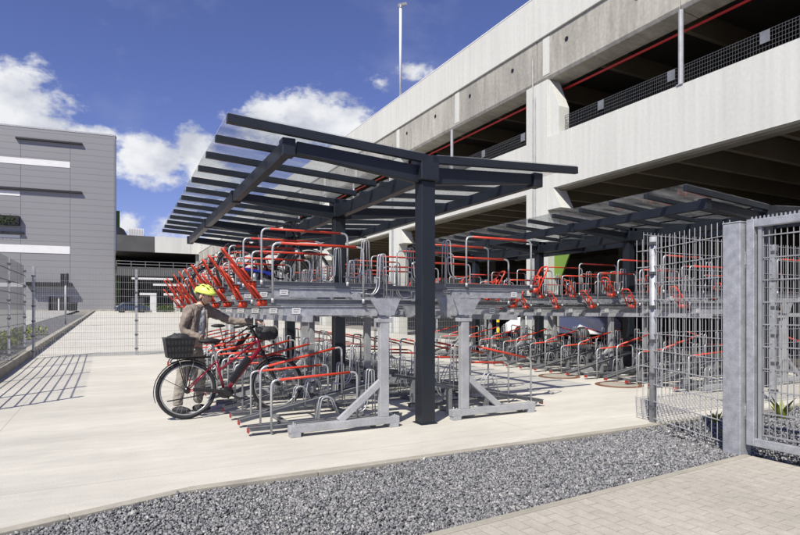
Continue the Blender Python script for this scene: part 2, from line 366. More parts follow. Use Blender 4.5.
# ------------------------------------------------------------------ double deck bike racks
cache = {}; RH = random.Random(4)
def geom(key, fn, mats, smooth=False, bevel=0):
    """build a mesh once, afterwards hand out objects sharing it"""
    return key, fn, mats, smooth, bevel
def inst(name, key, fn, mats, parent, loc=(0,0,0), smooth=False, bevel=0):
    if key in cache:
        o = cache[key].copy(); COL.objects.link(o); o.name = name; o.parent = parent; o.location = loc; return o
    m = MB(); fn(m); o = m.build(name, mats, parent, smooth=smooth, bevel=bevel, loc=loc); cache[key] = o; return o
def channel(m, a, c, w, h, s):      # open-topped wheel channel
    t = .006
    a = Vector(a); c = Vector(c)
    d = Vector((0,0,1))
    m.beam(a, c, w, t)
    for sy in (-1,1):
        m.beam(a+Vector((0,sy*w/2,h/2)), c+Vector((0,sy*w/2,h/2)), t, h)
        m.beam(a+Vector((0,sy*(w/2+.012),h)), c+Vector((0,sy*(w/2+.012),h)), .03, t)
def rot_loop(s, base, tip, w, r):
    p0 = Vector((base[0]*s,-w/2,base[1])); p1 = Vector((tip[0]*s,-w/2*.8,tip[1])); p2 = Vector((tip[0]*s,w/2*.8,tip[1])); p3 = Vector((base[0]*s,w/2,base[1]))
    return fillet([p0,p1,p2,p3], .05, 4)
def hoop_pts(s, x0, x1, z0a, z0b, zt0, zt1, r=.07): return fillet([(s*x0,0,z0a),(s*x0,0,zt0),(s*x1,0,zt1),(s*x1,0,z0b)], r, 4)
def holder(m, s, x, z):
    for dy in (-.036,.036):
        p = [(s*(x-.22),dy,z+.12),(s*(x-.06),dy,z+.10),(s*x,dy,z+.18),(s*(x+.02),dy,z+.58),(s*(x+.085),dy,z+.58),(s*(x+.10),dy,z+.0)]
        m.tube(fillet(p, .045, 4), .0075, 6)
    m.tube([(s*x,-.036,z+.3),(s*x,.036,z+.3)], .006, 5); m.tube([(s*(x-.22),-.05,z+.12),(s*(x-.22),.05,z+.12)], .008, 5)
def upper_tray(root, s, y, high, fold=0):
    z = 1.60 if high else 1.385
    k = ('u', s)
    tr_ = inst('upper_tray', (k,'tray'), lambda m: channel(m, (s*0,0,0), (s*1.86,0,0), .075, .06, s), trayg, root, (0,y,z))
    def slide(m):
        m.beam((s*.32,.0,-.062),(s*1.42,.0,-.062),.04,.105); m.beam((s*.28,0,-.012),(s*1.5,0,-.012),.07,.012)
        m.tube([(s*.5,-.026,-.05),(s*.5,.026,-.05)],.012,6); m.tube([(s*1.3,-.026,-.05),(s*1.3,.026,-.05)],.012,6)
    inst('slide_beam', (k,'slide'), slide, galv, tr_)
    def hp(m):
        pts = hoop_pts(s, .18, 1.23, .045, .045, .66, .66); m.tube(pts, .0125, 8)
        for x in (.18,1.23): m.tube([(s*x,0,.02),(s*x,0,.07)], .02, 8)
    inst('hoop', (k,'hoop'), lambda m: (hp(m)), hoopg, tr_, (0,-.055,0), smooth=True)
    inst('red_sleeve', (k,'slv'), lambda m: m.tube([(s*.27,0,.66),(s*1.14,0,.66)], .0145, 8), redp, tr_, (0,-.055,0), smooth=True)
    inst('wheel_holder', (k,'wh'), lambda m: holder(m, s, 1.44, 0.02), hoopg, tr_, smooth=True)
    def hd2(m):
        m.tube(rot_loop(s, (.07,.02), (-.15,.31), .19, .05), .0115, 7); m.tube(rot_loop(s, (.05,.02), (.0,.20), .13, .04), .0115, 7)
        m.tube([(s*.06,.09,.0),(s*-.02,-.07,.19)], .009, 6)
        m.box(*sorted((s*.02,s*.12)), -.052, .052, -.02, .04)
    def hd(m):
        lp = rot_loop(s, (.06,.02), (-.22,.43), .115, .05); m.tube(lp, .0115, 7)
        lp2 = rot_loop(s, (.11,.0), (-.02,.20), .10, .03); m.tube(lp2, .0105, 7)
        m.box(min(s*.02,s*.12), max(s*.02,s*.12), -.052, .052, -.02, .045)
        m.tube([(s*(-.05),-.054,.19),(s*(-.05),.054,.19)], .012, 6)
        m.beam((s*.03,0,.02),(s*(-.06),0,.20),.03,.012)
    ph = inst('pull_handle', (k,'hd',fold > 0), hd2 if fold else hd, redp, tr_, smooth=True); ph.rotation_euler = (0, s*RH.uniform(-.10,.10) + s*(fold*.3*RH.random()), RH.uniform(-.06,.06) if not fold else RH.uniform(-.22,.22))
    def lb(m):
        xs = sorted((s*.40, s*.495)); yy = -.0235 if True else 0
        m.box(xs[0], xs[1], yy-.003, yy, -.098, -.03)
        for (u0, u1, z_) in ((.015,.05,-.055),(.055,.08,-.055),(.015,.07,-.078)):
            m.box(xs[0]+u0, xs[0]+u1, yy-.0045, yy-.003, z_, z_+.007, 1)
    inst('number_plate', (k,'nb'), lb, [whitep, trayg], tr_)
    if high: inst('support_bracket', (k,'br'), lambda m: (m.prism([(s*1.30,-.115),(s*1.62,-.115),(s*1.54,-.36),(s*1.40,-.36)], -.03,.03)), galv, tr_)
    else: inst('support_bracket', (k,'brl'), lambda m: (m.prism([(s*1.30,-.115),(s*1.62,-.115),(s*1.56,-.15),(s*1.36,-.15)], -.03,.03)), galv, tr_)
def lower_tray(root, s, y, high):
    k = ('l', s, high); rise = .31 if high else .0
    zz = lambda x: .055 + rise*max(0, x)/1.55
    def ch(m):
        channel(m, (s*(-.06),0,zz(0)), (s*1.75,0,zz(1.75)), .07, .045, s)
        if high:
            m.box(*sorted((s*.85,s*.89)), -.04,.04,.02,zz(.87)); m.box(*sorted((s*1.42,s*1.46)), -.04,.04,.02,zz(1.44))
    tr_ = inst('lower_tray', (k,'t'), ch, trayg, root, (0,y,0))
    def cap(m):
        m.box(*sorted((s*(-.068),s*(-.055))), -.036,.036,.035,.08); m.beam((s*(-.06),-.03,.085),(s*.03,-.03,.1),.012,.012)
    inst('end_cap', (k,'c'), cap, redcap, tr_)
    zt = .70 if high else .61; ex = .17 if high else 0
    def hp(m): m.tube(hoop_pts(s, .17, 1.16, .02, zz(1.16)+.03, zt-.03, zt+.015+ex), .0125, 8)
    inst('hoop', (k,'h'), hp, hoopg, tr_, (0,-.06,0), smooth=True)
    inst('red_sleeve', (k,'s'), lambda m: m.tube([(s*.26,0,zt-.027+ex*.09),(s*1.07,0,zt+.012+ex*.91)], .0145, 8), redp, tr_, (0,-.06,0), smooth=True)
    inst('wheel_holder', (k,'w'), lambda m: holder(m, s, 1.30, zz(1.3)), hoopg, tr_, smooth=True)
    def wl(m):
        for dy in (-.04,.04): m.tube(fillet([(s*.70,dy,zz(.7)+.01),(s*.74,dy,zz(.7)+.30),(s*.86,dy,zz(.8)+.30),(s*.98,dy,zz(.95)+.02)], .05), .007, 6)
        m.tube([(s*.80,-.04,zz(.8)+.30),(s*.80,.04,zz(.8)+.30)], .006, 5)
    inst('wheel_guide', (k,'wl'), wl, hoopg, tr_, smooth=True)
def frame(root, s, y):
    def fr(m):
        xs = sorted((s*.30, s*1.58)); m.box(xs[0], xs[1], -.045,.045,.045,.125)
        m.box(xs[0]+.01, xs[0]+.12, -.05,.05,.0,.045); m.box(xs[1]-.12, xs[1]-.01, -.05,.05,.0,.045)
        for x in (.36,1.52):
            for dy in (-.034,.034): m.tube([(s*x,dy,.12),(s*x,dy,.15)], .01, 6)
    ft = inst('foot', ('foot',s), fr, rackgrey, root, (0,y,0), bevel=.006)
    inst('upright', ('up',s), lambda m: (m.box(*sorted((s*1.34,s*1.45)), -.04,.04,.125,1.26), m.box(*sorted((s*1.30,s*1.49)), -.047,.047,1.19,1.235)), rackgrey, root, (0,y,0), bevel=.006)
    inst('brace', ('brc',s), lambda m: m.beam((s*.86,0,.12),(s*1.36,0,.52),.05,.075), rackgrey, root, (0,y,0), bevel=.005)
    inst('gusset', ('gs',s), lambda m: m.prism([(s*1.20,1.46),(s*1.58,1.46),(s*1.50,1.27),(s*1.32,1.27)], -.012,.012), galv, root, (0,y-.055,0))
def rack_bay(x0, s, b, label, last, fold=0):
    y0 = 5.72 + 2.88*b
    root = empty('bike_rack', (x0, y0, 0)); tag(root, label, 'bike rack', 'double deck bike rack bays')
    frame(root, s, 0.0)
    if last: frame(root, s, 2.88)
    for (x, z, w, h, nm) in ((.55,1.235,.06,.07,'cross_beam'),(1.40,1.29,.11,.06,'cross_beam'),(.45,.03,.05,.035,'ground_rail'),(1.30,.03,.05,.035,'ground_rail')):
        inst(nm, ('cb',s,x), lambda m, x=x, z=z, w=w, h=h: m.box(s*x-w/2, s*x+w/2, .052, 2.82, z-h/2, z+h/2), galv if z > 1 else trayg, root)
    for i in range(6):
        high = (i % 2 == 1) if s > 0 else (i % 2 == 0)
        y = .24 + .48*i
        upper_tray(root, s, y, high, fold); lower_tray(root, s, y+.02, high)
    return root
where = ['front bay', 'middle bay', 'rear bay']
rows = [(3.31-1.94, 1, 'left row under the first canopy'), (3.31+1.94, -1, 'right row under the first canopy'),
        (10.13-1.94, 1, 'left row under the second canopy'), (10.13+1.94, -1, 'right row under the second canopy')]
for (x0, s, w) in rows:
    for bb in range(3): rack_bay(x0, s, bb, 'grey double deck rack, %s of %s' % (where[bb], w), bb == 2, .45 if x0 > 8 or s < 0 else 0)

# ------------------------------------------------------------------ bicycles
def make_bike(name, label, loc, rz, frm, trekking=True, tilt=0):
    root = empty(name, loc, rz); tag(root, label, 'bicycle')
    WR = .355
    for x in (0, 1.14):
        w = empty('wheel', (x,0,WR)); w.parent = root
        circ = lambda r, y=0, n=40: [(r*math.cos(2*math.pi*k/n), y, r*math.sin(2*math.pi*k/n)) for k in range(n)]
        m = MB(); m.tube(circ(WR-.022), .022, 8, closed=True); t_ = m.build('tyre', black, root, smooth=True, loc=(x,0,WR))
        # wheel mesh object is the rim; tyre, spokes and hub hang below it
        m = MB(); m.tube(circ(WR-.052), .011, 6, closed=True); rim = m.build('wheel', bikegrey, root, smooth=True, loc=(x,0,WR))
        m = MB()
        for k in range(28):
            a = 2*math.pi*k/28; a2 = a + (.35 if k % 2 else -.35)
            m.tube([(.022*math.cos(a2), .025*(1 if k % 4 < 2 else -1), .022*math.sin(a2)), ((WR-.055)*math.cos(a),0,(WR-.055)*math.sin(a))], .0014, 4)
        m.build('spokes', chrome, rim); m = MB(); m.tube([(0,-.05,0),(0,.05,0)], .022 if x else .04, 10); m.build('hub', blackg, rim, smooth=True)
        t_.parent = rim; t_.location = (0,0,0)
        bpy.data.objects.remove(w)
        # mudguard
        m = MB(); a0, a1 = (R(15), R(200)) if x == 0 else (R(45), R(175)); pts = []
        for k in range(19):
            a = a0+(a1-a0)*k/18; pts.append(((WR+.02)*math.cos(a), (WR+.02)*math.sin(a)))
        vs = []; fs = []
        for (px_, pz_) in pts: vs += [(px_,-.028,pz_-.006),(px_,0,pz_+.004),(px_,.028,pz_-.006)]
        for k in range(len(pts)-1): fs += [(3*k,3*k+1,3*k+4,3*k+3),(3*k+1,3*k+2,3*k+5,3*k+4)]
        m.add(vs, fs); mg = m.build('mudguard', black, root, smooth=True, loc=(x,0,WR)); sd = mg.modifiers.new('t','SOLIDIFY'); sd.thickness = .003
        m2 = MB()
        for sy in (-.035,.035): m2.tube([(0,sy*1.2,0),((WR+.02)*math.cos(R(150)),sy*.8,(WR+.02)*math.sin(R(150)))], .003, 5)
        m2.build('stay', blackg, mg)
    bb = (.46,0,.28); st = (.35,0,.70); ht = (.86,0,.97); hb = (.92,0,.80)
    m = MB(); m.tube([bb, st], .017, 10); m.tube([ht, hb], .022, 10); m.tube([(.47,0,.30),(.91,0,.83)], .027, 10)
    m.tube([(.385,0,.57),(.875,0,.93)], .015, 10)
    for sy in (-.055,.055):
        m.tube([(.0,sy,WR),(.2,sy*.8,.33),(.44,sy*.3,.29)], .010, 8); m.tube([(.0,sy,WR),(.345,sy*.25,.68)], .009, 8)
    m.build('frame', frm, root, smooth=True)
    m = MB(); m.beam((.53,0,.42),(.76,0,.72),.07,.08); m.build('battery', blackg, root, bevel=.015)
    m = MB(); 
    for sy in (-.05,.05): m.tube([(.935,sy*.7,.78),(.97,sy,.70),(1.14,sy,WR)], [.017,.018,.010], 8)
    m.beam((.935,-.04,.785),(.935,.04,.785),.04,.04); m.build('fork', blackg, root, smooth=True)
    m = MB(); m.tube([ht,(.80,0,1.10),(.83,0,1.12)], .016, 8); m.tube(fillet([(.68,-.30,1.10),(.83,-.16,1.14),(.84,0,1.12),(.83,.16,1.14),(.68,.30,1.10)], .05), .012, 8)
    hbo = m.build('handlebar', blackg, root, smooth=True)
    for sy in (-1,1):
        m = MB(); m.tube([(.66,sy*.31,1.098),(.76,sy*.225,1.12)], .018, 8); m.tube([(.80,sy*.2,1.12),(.87,sy*.24,1.09),(.80,sy*.30,1.06)], .006, 5); m.build('grip', black, hbo, smooth=True)
    m = MB()
    m.ell((.27,0,.945), (.14,.08,.035), 14, 8, fn=lambda d, p: Vector((p.x, p.y*(1 if d.x < 0 else max(.3, 1-d.x*.9)), p.z))); sad = m.build('saddle', black, root, smooth=True)
    m = MB(); m.tube([st,(.30,0,.93)], .014, 8); m.build('seat_post', bikegrey, sad)
    m = MB()
    m.tube([(.46,-.055,.28),(.46,.055,.28)], .055, 14); m.ell((.47,0,.29),(.10,.05,.075),12,8)
    cr = m.build('motor', blackg, root, smooth=True)
    for sy, a in ((-1, R(-20)), (1, R(160))):
        m = MB(); p = (.46+.17*math.cos(a), sy*.085, .28+.17*math.sin(a)); m.beam((.46,sy*.075,.28),p,.012,.022); m.beam((p[0]-.045,sy*.13,p[2]),(p[0]+.045,sy*.13,p[2]),.085,.02); m.build('pedal', black, cr)
    m = MB(); m.prism([(.06,.385),(.46,.335),(.53,.29),(.48,.25),(.40,.30),(.06,.345)], -.075,-.058); m.build('chain_guard', black, root, bevel=.006)
    if trekking:
        m = MB()
        for sy in (-.065,.065):
            m.tube(fillet([(.28,sy,.745),(-.18,sy,.745),(-.20,sy,.70)],.02), .007, 6); m.tube([(-.10,sy,.745),(0,sy*1.05,WR)], .006, 6); m.tube([(.08,sy,.745),(0,sy*1.05,WR)], .006, 6)
        for x in (-.15,.0,.15): m.tube([(x,-.065,.745),(x,.065,.745)], .005, 5)
        m.build('luggage_rack', blackg, root, smooth=True)
        m = MB(); m.box(-.215,-.205,-.04,.04,.66,.71); m.build('tail_light', redcap, root)
        m = MB(); m.ell((.95,0,.97),(.04,.035,.035),12,8); m.build('headlight', blackg, root, smooth=True)
        m = MB(); m.tube([(.20,-.10,.30),(-.25,-.17,.26)], .008, 6); m.build('kickstand', blackg, root)
    return root
bike = make_bike('bicycle', 'dark red electric trekking bike with black basket, held by the person in the lime helmet', (.85,7.26,0), R(4), bikered)
# basket on the luggage rack (fixed to the bike)
m = MB()
def bframe(x0,x1,w0,w1,z0,z1):
    m.add([(x0+.03,-w0,z0),(x1-.03,-w0,z0),(x1-.03,w0,z0),(x0+.03,w0,z0),(x0,-w1,z1),(x1,-w1,z1),(x1,w1,z1),(x0,w1,z1)],[(0,3,2,1),(0,1,5,4),(1,2,6,5),(2,3,7,6),(3,0,4,7)])
bframe(-.26,.08,.09,.125,.76,.99)
bk = m.build('basket', bagm, bike); sd = bk.modifiers.new('t','SOLIDIFY'); sd.thickness = .01
m = MB(); m.tube([(-.26,-.125,.99),(.08,-.125,.99),(.08,.125,.99),(-.26,.125,.99)], .009, 6, closed=True)
for k in range(9):
    x = -.25+.32*k/8; m.tube([(x,-.127,.99),(x*.86-.01,-.094,.77)], .0035, 4)
for z, f in ((.83,.101),(.91,.113)): m.tube([(-.25,-f-.003,z),(.07,-f-.003,z)], .004, 4)
m.build('wire_rim', blackg, bk)
m = MB(); m.ell((-.09,0,.94),(.15,.10,.11),16,10, fn=lambda d,p: p*(1+.13*math.sin(9*d.x+4*d.z)*math.cos(7*d.y))); o = m.build('bag', bagm, smooth=True)
o.location = bike.location; o.rotation_euler = bike.rotation_euler; tag(o, 'crumpled black bag lying in the basket behind the red bike saddle', 'bag')
m = MB(); m.ell((1.0,0,1.03),(.13,.15,.10),16,10, fn=lambda d,p: Vector((max(-.11,min(.11,p.x*1.15)),max(-.13,min(.13,p.y*1.2)),max(-.085,min(.085,p.z*1.15))))*(1+.04*math.sin(8*d.x+5*d.y))); m.build('handlebar_bag', bagm, bike, smooth=True)
ub1 = make_bike('bicycle', 'dark bicycle with blue chain guard parked on the upper deck of the left rack', (1.80,8.84+.02,1.60), 0, blackg)
ub2 = make_bike('bicycle', 'black bicycle parked on the upper deck, behind the one with the blue guard', (1.6,10.26,1.40), 0, blackg)
for ch in ub1.children:
    if ch.name.startswith('chain_guard'): ch.data.materials[0] = bikeblue
ub3 = make_bike('bicycle', 'black bicycle parked in the lower deck deep in the left rack', (1.62,11.24,.08), 0, blackg, False)
ub4 = make_bike('bicycle', 'dark bicycle parked low in the right hand rack under the second canopy', (11.95,9.32,.08), R(180), blackg, False)

# ------------------------------------------------------------------ person
def skin_geo(chains):
    """chains: list of ([(x,y,z,r)...]) ; the first point of later chains may name an earlier joint by index tuple"""
    me = bpy.data.meshes.new('tmp'); vs = []; es = []; rs = []
    names = {}
    for ch in chains:
        prev = None
        for p in ch:
            if isinstance(p, str): prev = names[p]; continue
            nm = None
            if isinstance(p[0], str): nm, p = p[0], p[1:]
            vs.append(p[:3]); rs.append((p[3], p[4] if len(p) > 4 else p[3])); i = len(vs)-1
            if nm: names[nm] = i
            if prev is not None: es.append((prev, i))
            prev = i
    me.from_pydata(vs, es, []); o = bpy.data.objects.new('tmp', me); COL.objects.link(o)
    mod = o.modifiers.new('s', 'SKIN'); mod.use_smooth_shade = True
    for i, r in enumerate(rs): me.skin_vertices[0].data[i].radius = r
    for i in range(len(vs)): me.skin_vertices[0].data[i].use_root = (i == 0)
    sb = o.modifiers.new('d', 'SUBSURF'); sb.levels = 2; sb.render_levels = 2
    dg = bpy.context.evaluated_depsgraph_get(); ev = o.evaluated_get(dg); em = ev.to_mesh()
    V = [tuple(v.co) for v in em.vertices]; Fs = [tuple(p.vertices) for p in em.polygons]; ev.to_mesh_clear()
    bpy.data.objects.remove(o); bpy.data.meshes.remove(me)
    return V, Fs
P0 = Vector((.97, 7.72, 0))
person = empty('person', P0); tag(person, 'person in lime helmet and brown jacket holding the red bike', 'person')
def rel(chains):
    out = []
    for ch in chains:
        c2 = []
        for p in ch:
            if isinstance(p, str): c2.append(p)
            elif isinstance(p[0], str): c2.append((p[0], p[1]-P0.x, p[2]-P0.y) + tuple(p[3:]))
            else: c2.append((p[0]-P0.x, p[1]-P0.y) + tuple(p[2:]))
        out.append(c2)
    return out
ShR = (.915,7.565,1.325); ShL = (1.17,7.79,1.33); ElR = (.83,7.56,1.07); HaR = (1.10,7.40,.955); ElL = (1.50,7.75,1.17); HaL = (1.80,7.63,1.175)
body = rel([
 [('pel',.97,7.72,.86,.12), ('sp',.99,7.71,1.02,.11), ('ch',1.02,7.69,1.22,.10), ('nk',1.05,7.68,1.37,.055), (1.08,7.665,1.44,.05)],
 ['ch', (*ShR,.042), (*ElR,.036), (HaR[0]-.04,HaR[1]+.03,HaR[2]+.01,.027)],
 ['ch', (*ShL,.042), (*ElL,.036), (HaL[0]-.05,HaL[1]+.02,HaL[2]+.005,.027)],
 ['pel', (.91,7.66,.80,.085), (.845,7.665,.46,.045), (.79,7.705,.10,.03)],
 ['pel', (1.03,7.77,.80,.085), (1.075,7.735,.46,.045), (1.045,7.76,.10,.03)]])
m = MB(); V, Fs = skin_geo(body); m.add(V, Fs)
def hand(c, d, up, side, curl):
    c = Vector(c)-P0; d = Vector(d).normalized(); side = Vector(side); side = (side - d*side.dot(d)).normalized(); dn = d.cross(side).normalized()
    if dn.z > 0: dn = -dn
    V, Fs = skin_geo([[(*(c-d*.03), .024,.02), (*(c+d*.02), .036,.017), (*(c+d*.055), .038,.014)]]); m.add(V, Fs)
    for k, (o_, L) in enumerate(((-.028,.066),(-.009,.075),(.010,.070),(.028,.055))):
        b0 = c + d*.05 + side*o_; p1 = b0 + d*L*.42 + dn*L*.15*curl; p2 = p1 + d*L*.22 + dn*L*.33*curl; p3 = p2 - d*L*.08*curl + dn*L*.3
        V, Fs = skin_geo([[(*b0,.0095),(*p1,.009),(*p2,.008),(*p3,.007)]]); m.add(V, Fs)
    b0 = c + d*.0 - side*.03; p1 = b0 - side*.025 + d*.025 + dn*.012; p2 = p1 + d*.03 + dn*.02
    V, Fs = skin_geo([[(*b0,.012),(*p1,.011),(*p2,.009)]]); m.add(V, Fs)
hand(HaL, (1,-.35,-.15), None, (.3,1,0), 1.0)
hand(HaR, (.8,-.45,-.35), None, (-.4,-1,0), .5)
# head: turned to the right of the picture and bowed towards the bike
HC = Vector((1.115, 7.65, 1.51)) - P0
HM = Matrix.Rotation(R(-44), 4, 'Z') @ Matrix.Rotation(R(14), 4, 'Y')
def headfn(d, p):
    x, y, z = p
    if d.x > 0: x *= .93
    if d.z < -.1: y *= 1-.28*min(1, -d.z); x *= 1-.1*(-d.z); 
    if d.x > .9 and abs(d.y) < .25 and -.35 < d.z < .12: x += .022*(1-abs(d.y)/.25)         # nose
    if d.x > .8 and .05 < d.z < .3 and .15 < abs(d.y) < .5: x -= .008                        # eye sockets
    if d.x > .75 and -.95 < d.z < -.6: x += .012                                             # chin
    return Vector((x, y, z))
m.ell(HC, (.098,.076,.118), 28, 22, fn=headfn, M=HM.to_3x3())
for sy in (-1,1): m.ell(HC + HM.to_3x3() @ Vector((-.005,sy*.076,-.01)), (.018,.010,.030), 10, 8, M=HM.to_3x3())
bo = m.build('body', skin, person, smooth=True)
m = MB()
for sy in (-1,1): m.ell(HC + HM.to_3x3() @ Vector((.088,sy*.030,.018)), (.008,.013,.007), 10, 6)
m.build('eyes', blackg, person, smooth=True)
m = MB(); m.ell(HC + HM.to_3x3() @ Vector((.094,0,-.052)), (.008,.024,.006), 12, 6, M=HM.to_3x3()); m.build('mouth', mat('lips',(.32,.10,.09),.5), person, smooth=True)
m = MB(); m.ell(HC + HM.to_3x3() @ Vector((-.024,0,.015)), (.092,.083,.108), 22, 16, fn=lambda d, p: p*(1 if d.x < .35 else .75), M=HM.to_3x3()); m.build('hair', hair, person, smooth=True)
# helmet: shell with rim and dark vents, straps
m = MB()
def hfn(d, p):
    x, y, z = p
    if d.z < 0: z *= .22; 
    if d.x > .6 and d.z < .35: x += .018
    if d.x < -.5 and d.z < .2: z -= .025
    rdg = 1 + .035*math.cos(7*math.atan2(d.y, d.z+.4))*max(0, d.z)
    return Vector((x*rdg, y*rdg, z*rdg))
hc = HC + HM.to_3x3() @ Vector((-.008,0,.048))
m.ell(hc, (.142,.108,.108), 36, 22, fn=hfn, M=HM.to_3x3()); he = m.build('helmet', helm, person, smooth=True)
m = MB()
for yy in (-.062,-.022,.022,.062):
    for x0, L in ((.075,.034),(.005,.038),(-.07,.034)):
        zz = .107*math.sqrt(max(.05, 1-(x0/.142)**2-(yy/.108)**2))
        sl = math.atan2(-x0/.142**2*.107, zz/.107)
        m = MB(); m.ell(hc + HM.to_3x3() @ Vector((x0,yy,zz*1.0)), (L*.75,.0085,.010), 12, 6, M=(HM @ Matrix.Rotation(math.atan(x0*.6/.142), 4, 'Y')).to_3x3()); m.build('vent', blackg, he, smooth=True)
m = MB()
for sy in (-1,1):
    for x0 in (.05,-.04): m.tube([HC+HM.to_3x3() @ Vector((x0,sy*.088,.04)), HC+HM.to_3x3() @ Vector((.015,sy*.074,-.06)), HC+HM.to_3x3() @ Vector((.04,0,-.128))], .0055, 5)
m.build('chin_strap', black, he)
def garment(name, chains, mt, flat=None):
    m = MB(); V, Fs = skin_geo(rel(chains)); m.add(V, Fs); o = m.build(name, mt, person, smooth=True)
    s2 = o.modifiers.new('sub', 'SUBSURF'); s2.levels = 1; s2.render_levels = 1
    tx = bpy.data.textures.new(name, 'CLOUDS'); tx.noise_scale = .055
    dm = o.modifiers.new('folds', 'DISPLACE'); dm.texture = tx; dm.strength = .034; dm.mid_level = .5; dm.texture_coords = 'LOCAL'
    return o
garment('shirt', [[(1.0,7.70,.86,.12), (1.02,7.685,1.0,.115), (1.045,7.665,1.2,.112), (1.065,7.655,1.32,.072), (1.072,7.66,1.385,.06)]], shirtm)
garment('jacket', [
 [('h',.96,7.73,.86,.165), ('w',.97,7.72,1.0,.142), ('c',1.0,7.705,1.22,.145), ('n',1.035,7.695,1.365,.075), (1.045,7.69,1.405,.07)],
 ['c', (*ShR,.085), (ElR[0]+.03,ElR[1]+.0,ElR[2]+.12,.07), (*ElR,.058), (HaR[0]-.05,HaR[1]+.035,HaR[2]+.015,.045)],
 ['c', (*ShL,.085), (1.32,7.77,1.25,.067), (*ElL,.055), (HaL[0]-.06,HaL[1]+.025,HaL[2]+.005,.043)]], jack)
m = MB(); cx_, cy_ = 1.05-P0.x, 7.675-P0.y
m.tube([(cx_+.078*math.cos(R(a)), cy_+.078*math.sin(R(a)), 1.375+.02*math.cos(R(a+45))) for a in range(-10, 290, 20)], .018, 7); m.build('collar', jack, person, smooth=True)
for (ax, ay, bx, by, z) in ((.895,7.60,.955,7.562,1.22),(.90,7.63,.95,7.575,.96)):
    m = MB(); m.beam((ax-P0.x,ay-P0.y,z),(bx-P0.x,by-P0.y,z),.016,.035); m.build('pocket_flap', jack, person, bevel=.004)
ringp = lambda c, d, r: [Vector(c) + (Vector(d).normalized().orthogonal().normalized()*math.cos(a) + Vector(d).normalized().cross(Vector(d).normalized().orthogonal().normalized())*math.sin(a))*r for a in [k*math.pi/6 for k in range(12)]]
for (c, d, r) in (((HaR[0]-.055-P0.x,HaR[1]+.04-P0.y,HaR[2]+.02),(.8,-.5,-.4),.043),((HaL[0]-.065-P0.x,HaL[1]+.028-P0.y,HaL[2]+.005),(1,-.35,0),.041)):
    m = MB(); m.tube(ringp(c, d, r), .010, 6, closed=True); m.build('cuff', jack, person, smooth=True)
# jacket details on the chest: open front edges and pocket flaps
m = MB()
m.tube([(.985-P0.x,7.555-P0.y,1.335),(.965-P0.x,7.565-P0.y,1.2),(.955-P0.x,7.565-P0.y,1.0),(.95-P0.x,7.575-P0.y,.88)], .012, 6)
m.tube([(1.13-P0.x,7.62-P0.y,1.335),(1.145-P0.x,7.62-P0.y,1.2),(1.14-P0.x,7.63-P0.y,1.0),(1.13-P0.x,7.64-P0.y,.88)], .012, 6)
m.build('jacket_placket', jack, person, smooth=True)
garment('trousers', [
 [('p',.97,7.72,.88,.135), ('q',.97,7.72,.82,.13)],
 ['q', (.905,7.66,.74,.10), (.845,7.665,.46,.082), (.80,7.70,.22,.068), (.79,7.705,.09,.062)],
 ['q', (1.03,7.77,.74,.10), (1.075,7.735,.46,.084), (1.06,7.75,.22,.07), (1.045,7.76,.09,.064)]], trous)
for (x, y) in ((.79,7.70),(1.045,7.76)):
    m = MB(); a = R(-30)
    m.ell((x-P0.x+.05*math.cos(a), y-P0.y+.05*math.sin(a), .045), (.125,.042,.052), 18, 10, fn=lambda d, p: Vector((p.x, p.y, max(-.043, p.z*(1 if d.x < 0 else 1-.35*d.x)))), M=Matrix.Rotation(a,3,'Z')); m.build('shoe', black, person, smooth=True)

# ------------------------------------------------------------------ mesh fences
def wire_panel(m, A, Bp, z0, z1, step=.05, hstep=.2, rv=.003, rh=.0035, spike=.03, gfun=None):
    A = Vector((*A,0)); Bp = Vector((*Bp,0)); d = Bp-A; L = d.length; d.normalize(); nrm = Vector((-d.y,d.x,0)); n = int(L/step)
    g = gfun or (lambda y: 0)
    for k in range(n+1):
        p = A + d*(k*L/n); zz = g(p.y); m.beam(p+Vector((0,0,z0+zz)), p+Vector((0,0,z1+zz+spike)), rv*2, rv*2)
    z = z0+.03
    while z < z1+.01:
        for s in (-1,1): m.beam(A+nrm*s*(rv+rh)+Vector((0,0,z+g(A.y))), Bp+nrm*s*(rv+rh)+Vector((0,0,z+g(Bp.y))), rh*2, rh*2)
        z += hstep
def fence(label, pts, z0, z1, mt, step=.05, rv=.003, post=.06, hstep=.2, clips=True, g=None, skip=(), rh=None, coarse=0):
    root = empty('mesh_fence', (pts[0][0], pts[0][1], 0)); tag(root, label, 'fence'); ox, oy = pts[0]
    gg = g or (lambda y: 0)
    for i, p in enumerate(pts):
        x, y = p[0]-ox, p[1]-oy; zz = gg(p[1])
        if i not in skip:
          m = MB(); m.box(x-post/2, x+post/2, y-post/2, y+post/2, min(z0,0)-.05+zz, z1+.02+zz); po = m.build('post', galv, root, bevel=.004)
        if clips and i not in skip:
            z = z0+.13
            while z < z1: inst('clamp', ('clamp', post), lambda m: m.box(-post/2-.012, post/2+.012, -post/2-.012, post/2+.012, 0, .035), wired, po, (x, y, z+zz)); z += .4
        if i < len(pts)-1:
            q = pts[i+1]; m = MB(); wire_panel(m, (x, y), (q[0]-ox, q[1]-oy), z0, z1, step, hstep, rv, rh or rv*1.2, gfun=(lambda yy: gg(yy+oy)))
            if coarse: wire_panel(m, (x, y), (q[0]-ox, q[1]-oy), z0, z1, coarse, 99, rv*2.2, rv, gfun=(lambda yy: gg(yy+oy)))
            m.build('wire_panel', mt, root)
    return root
fence('tall mesh fence on the low wall at the left picture edge', [(-1.93,y) for y in (8.6,9.9,12.4,14.9,17.5)], .2, 2.45, wired, post=.05, rv=.0016, rh=.0042, coarse=1.25, hstep=.25)
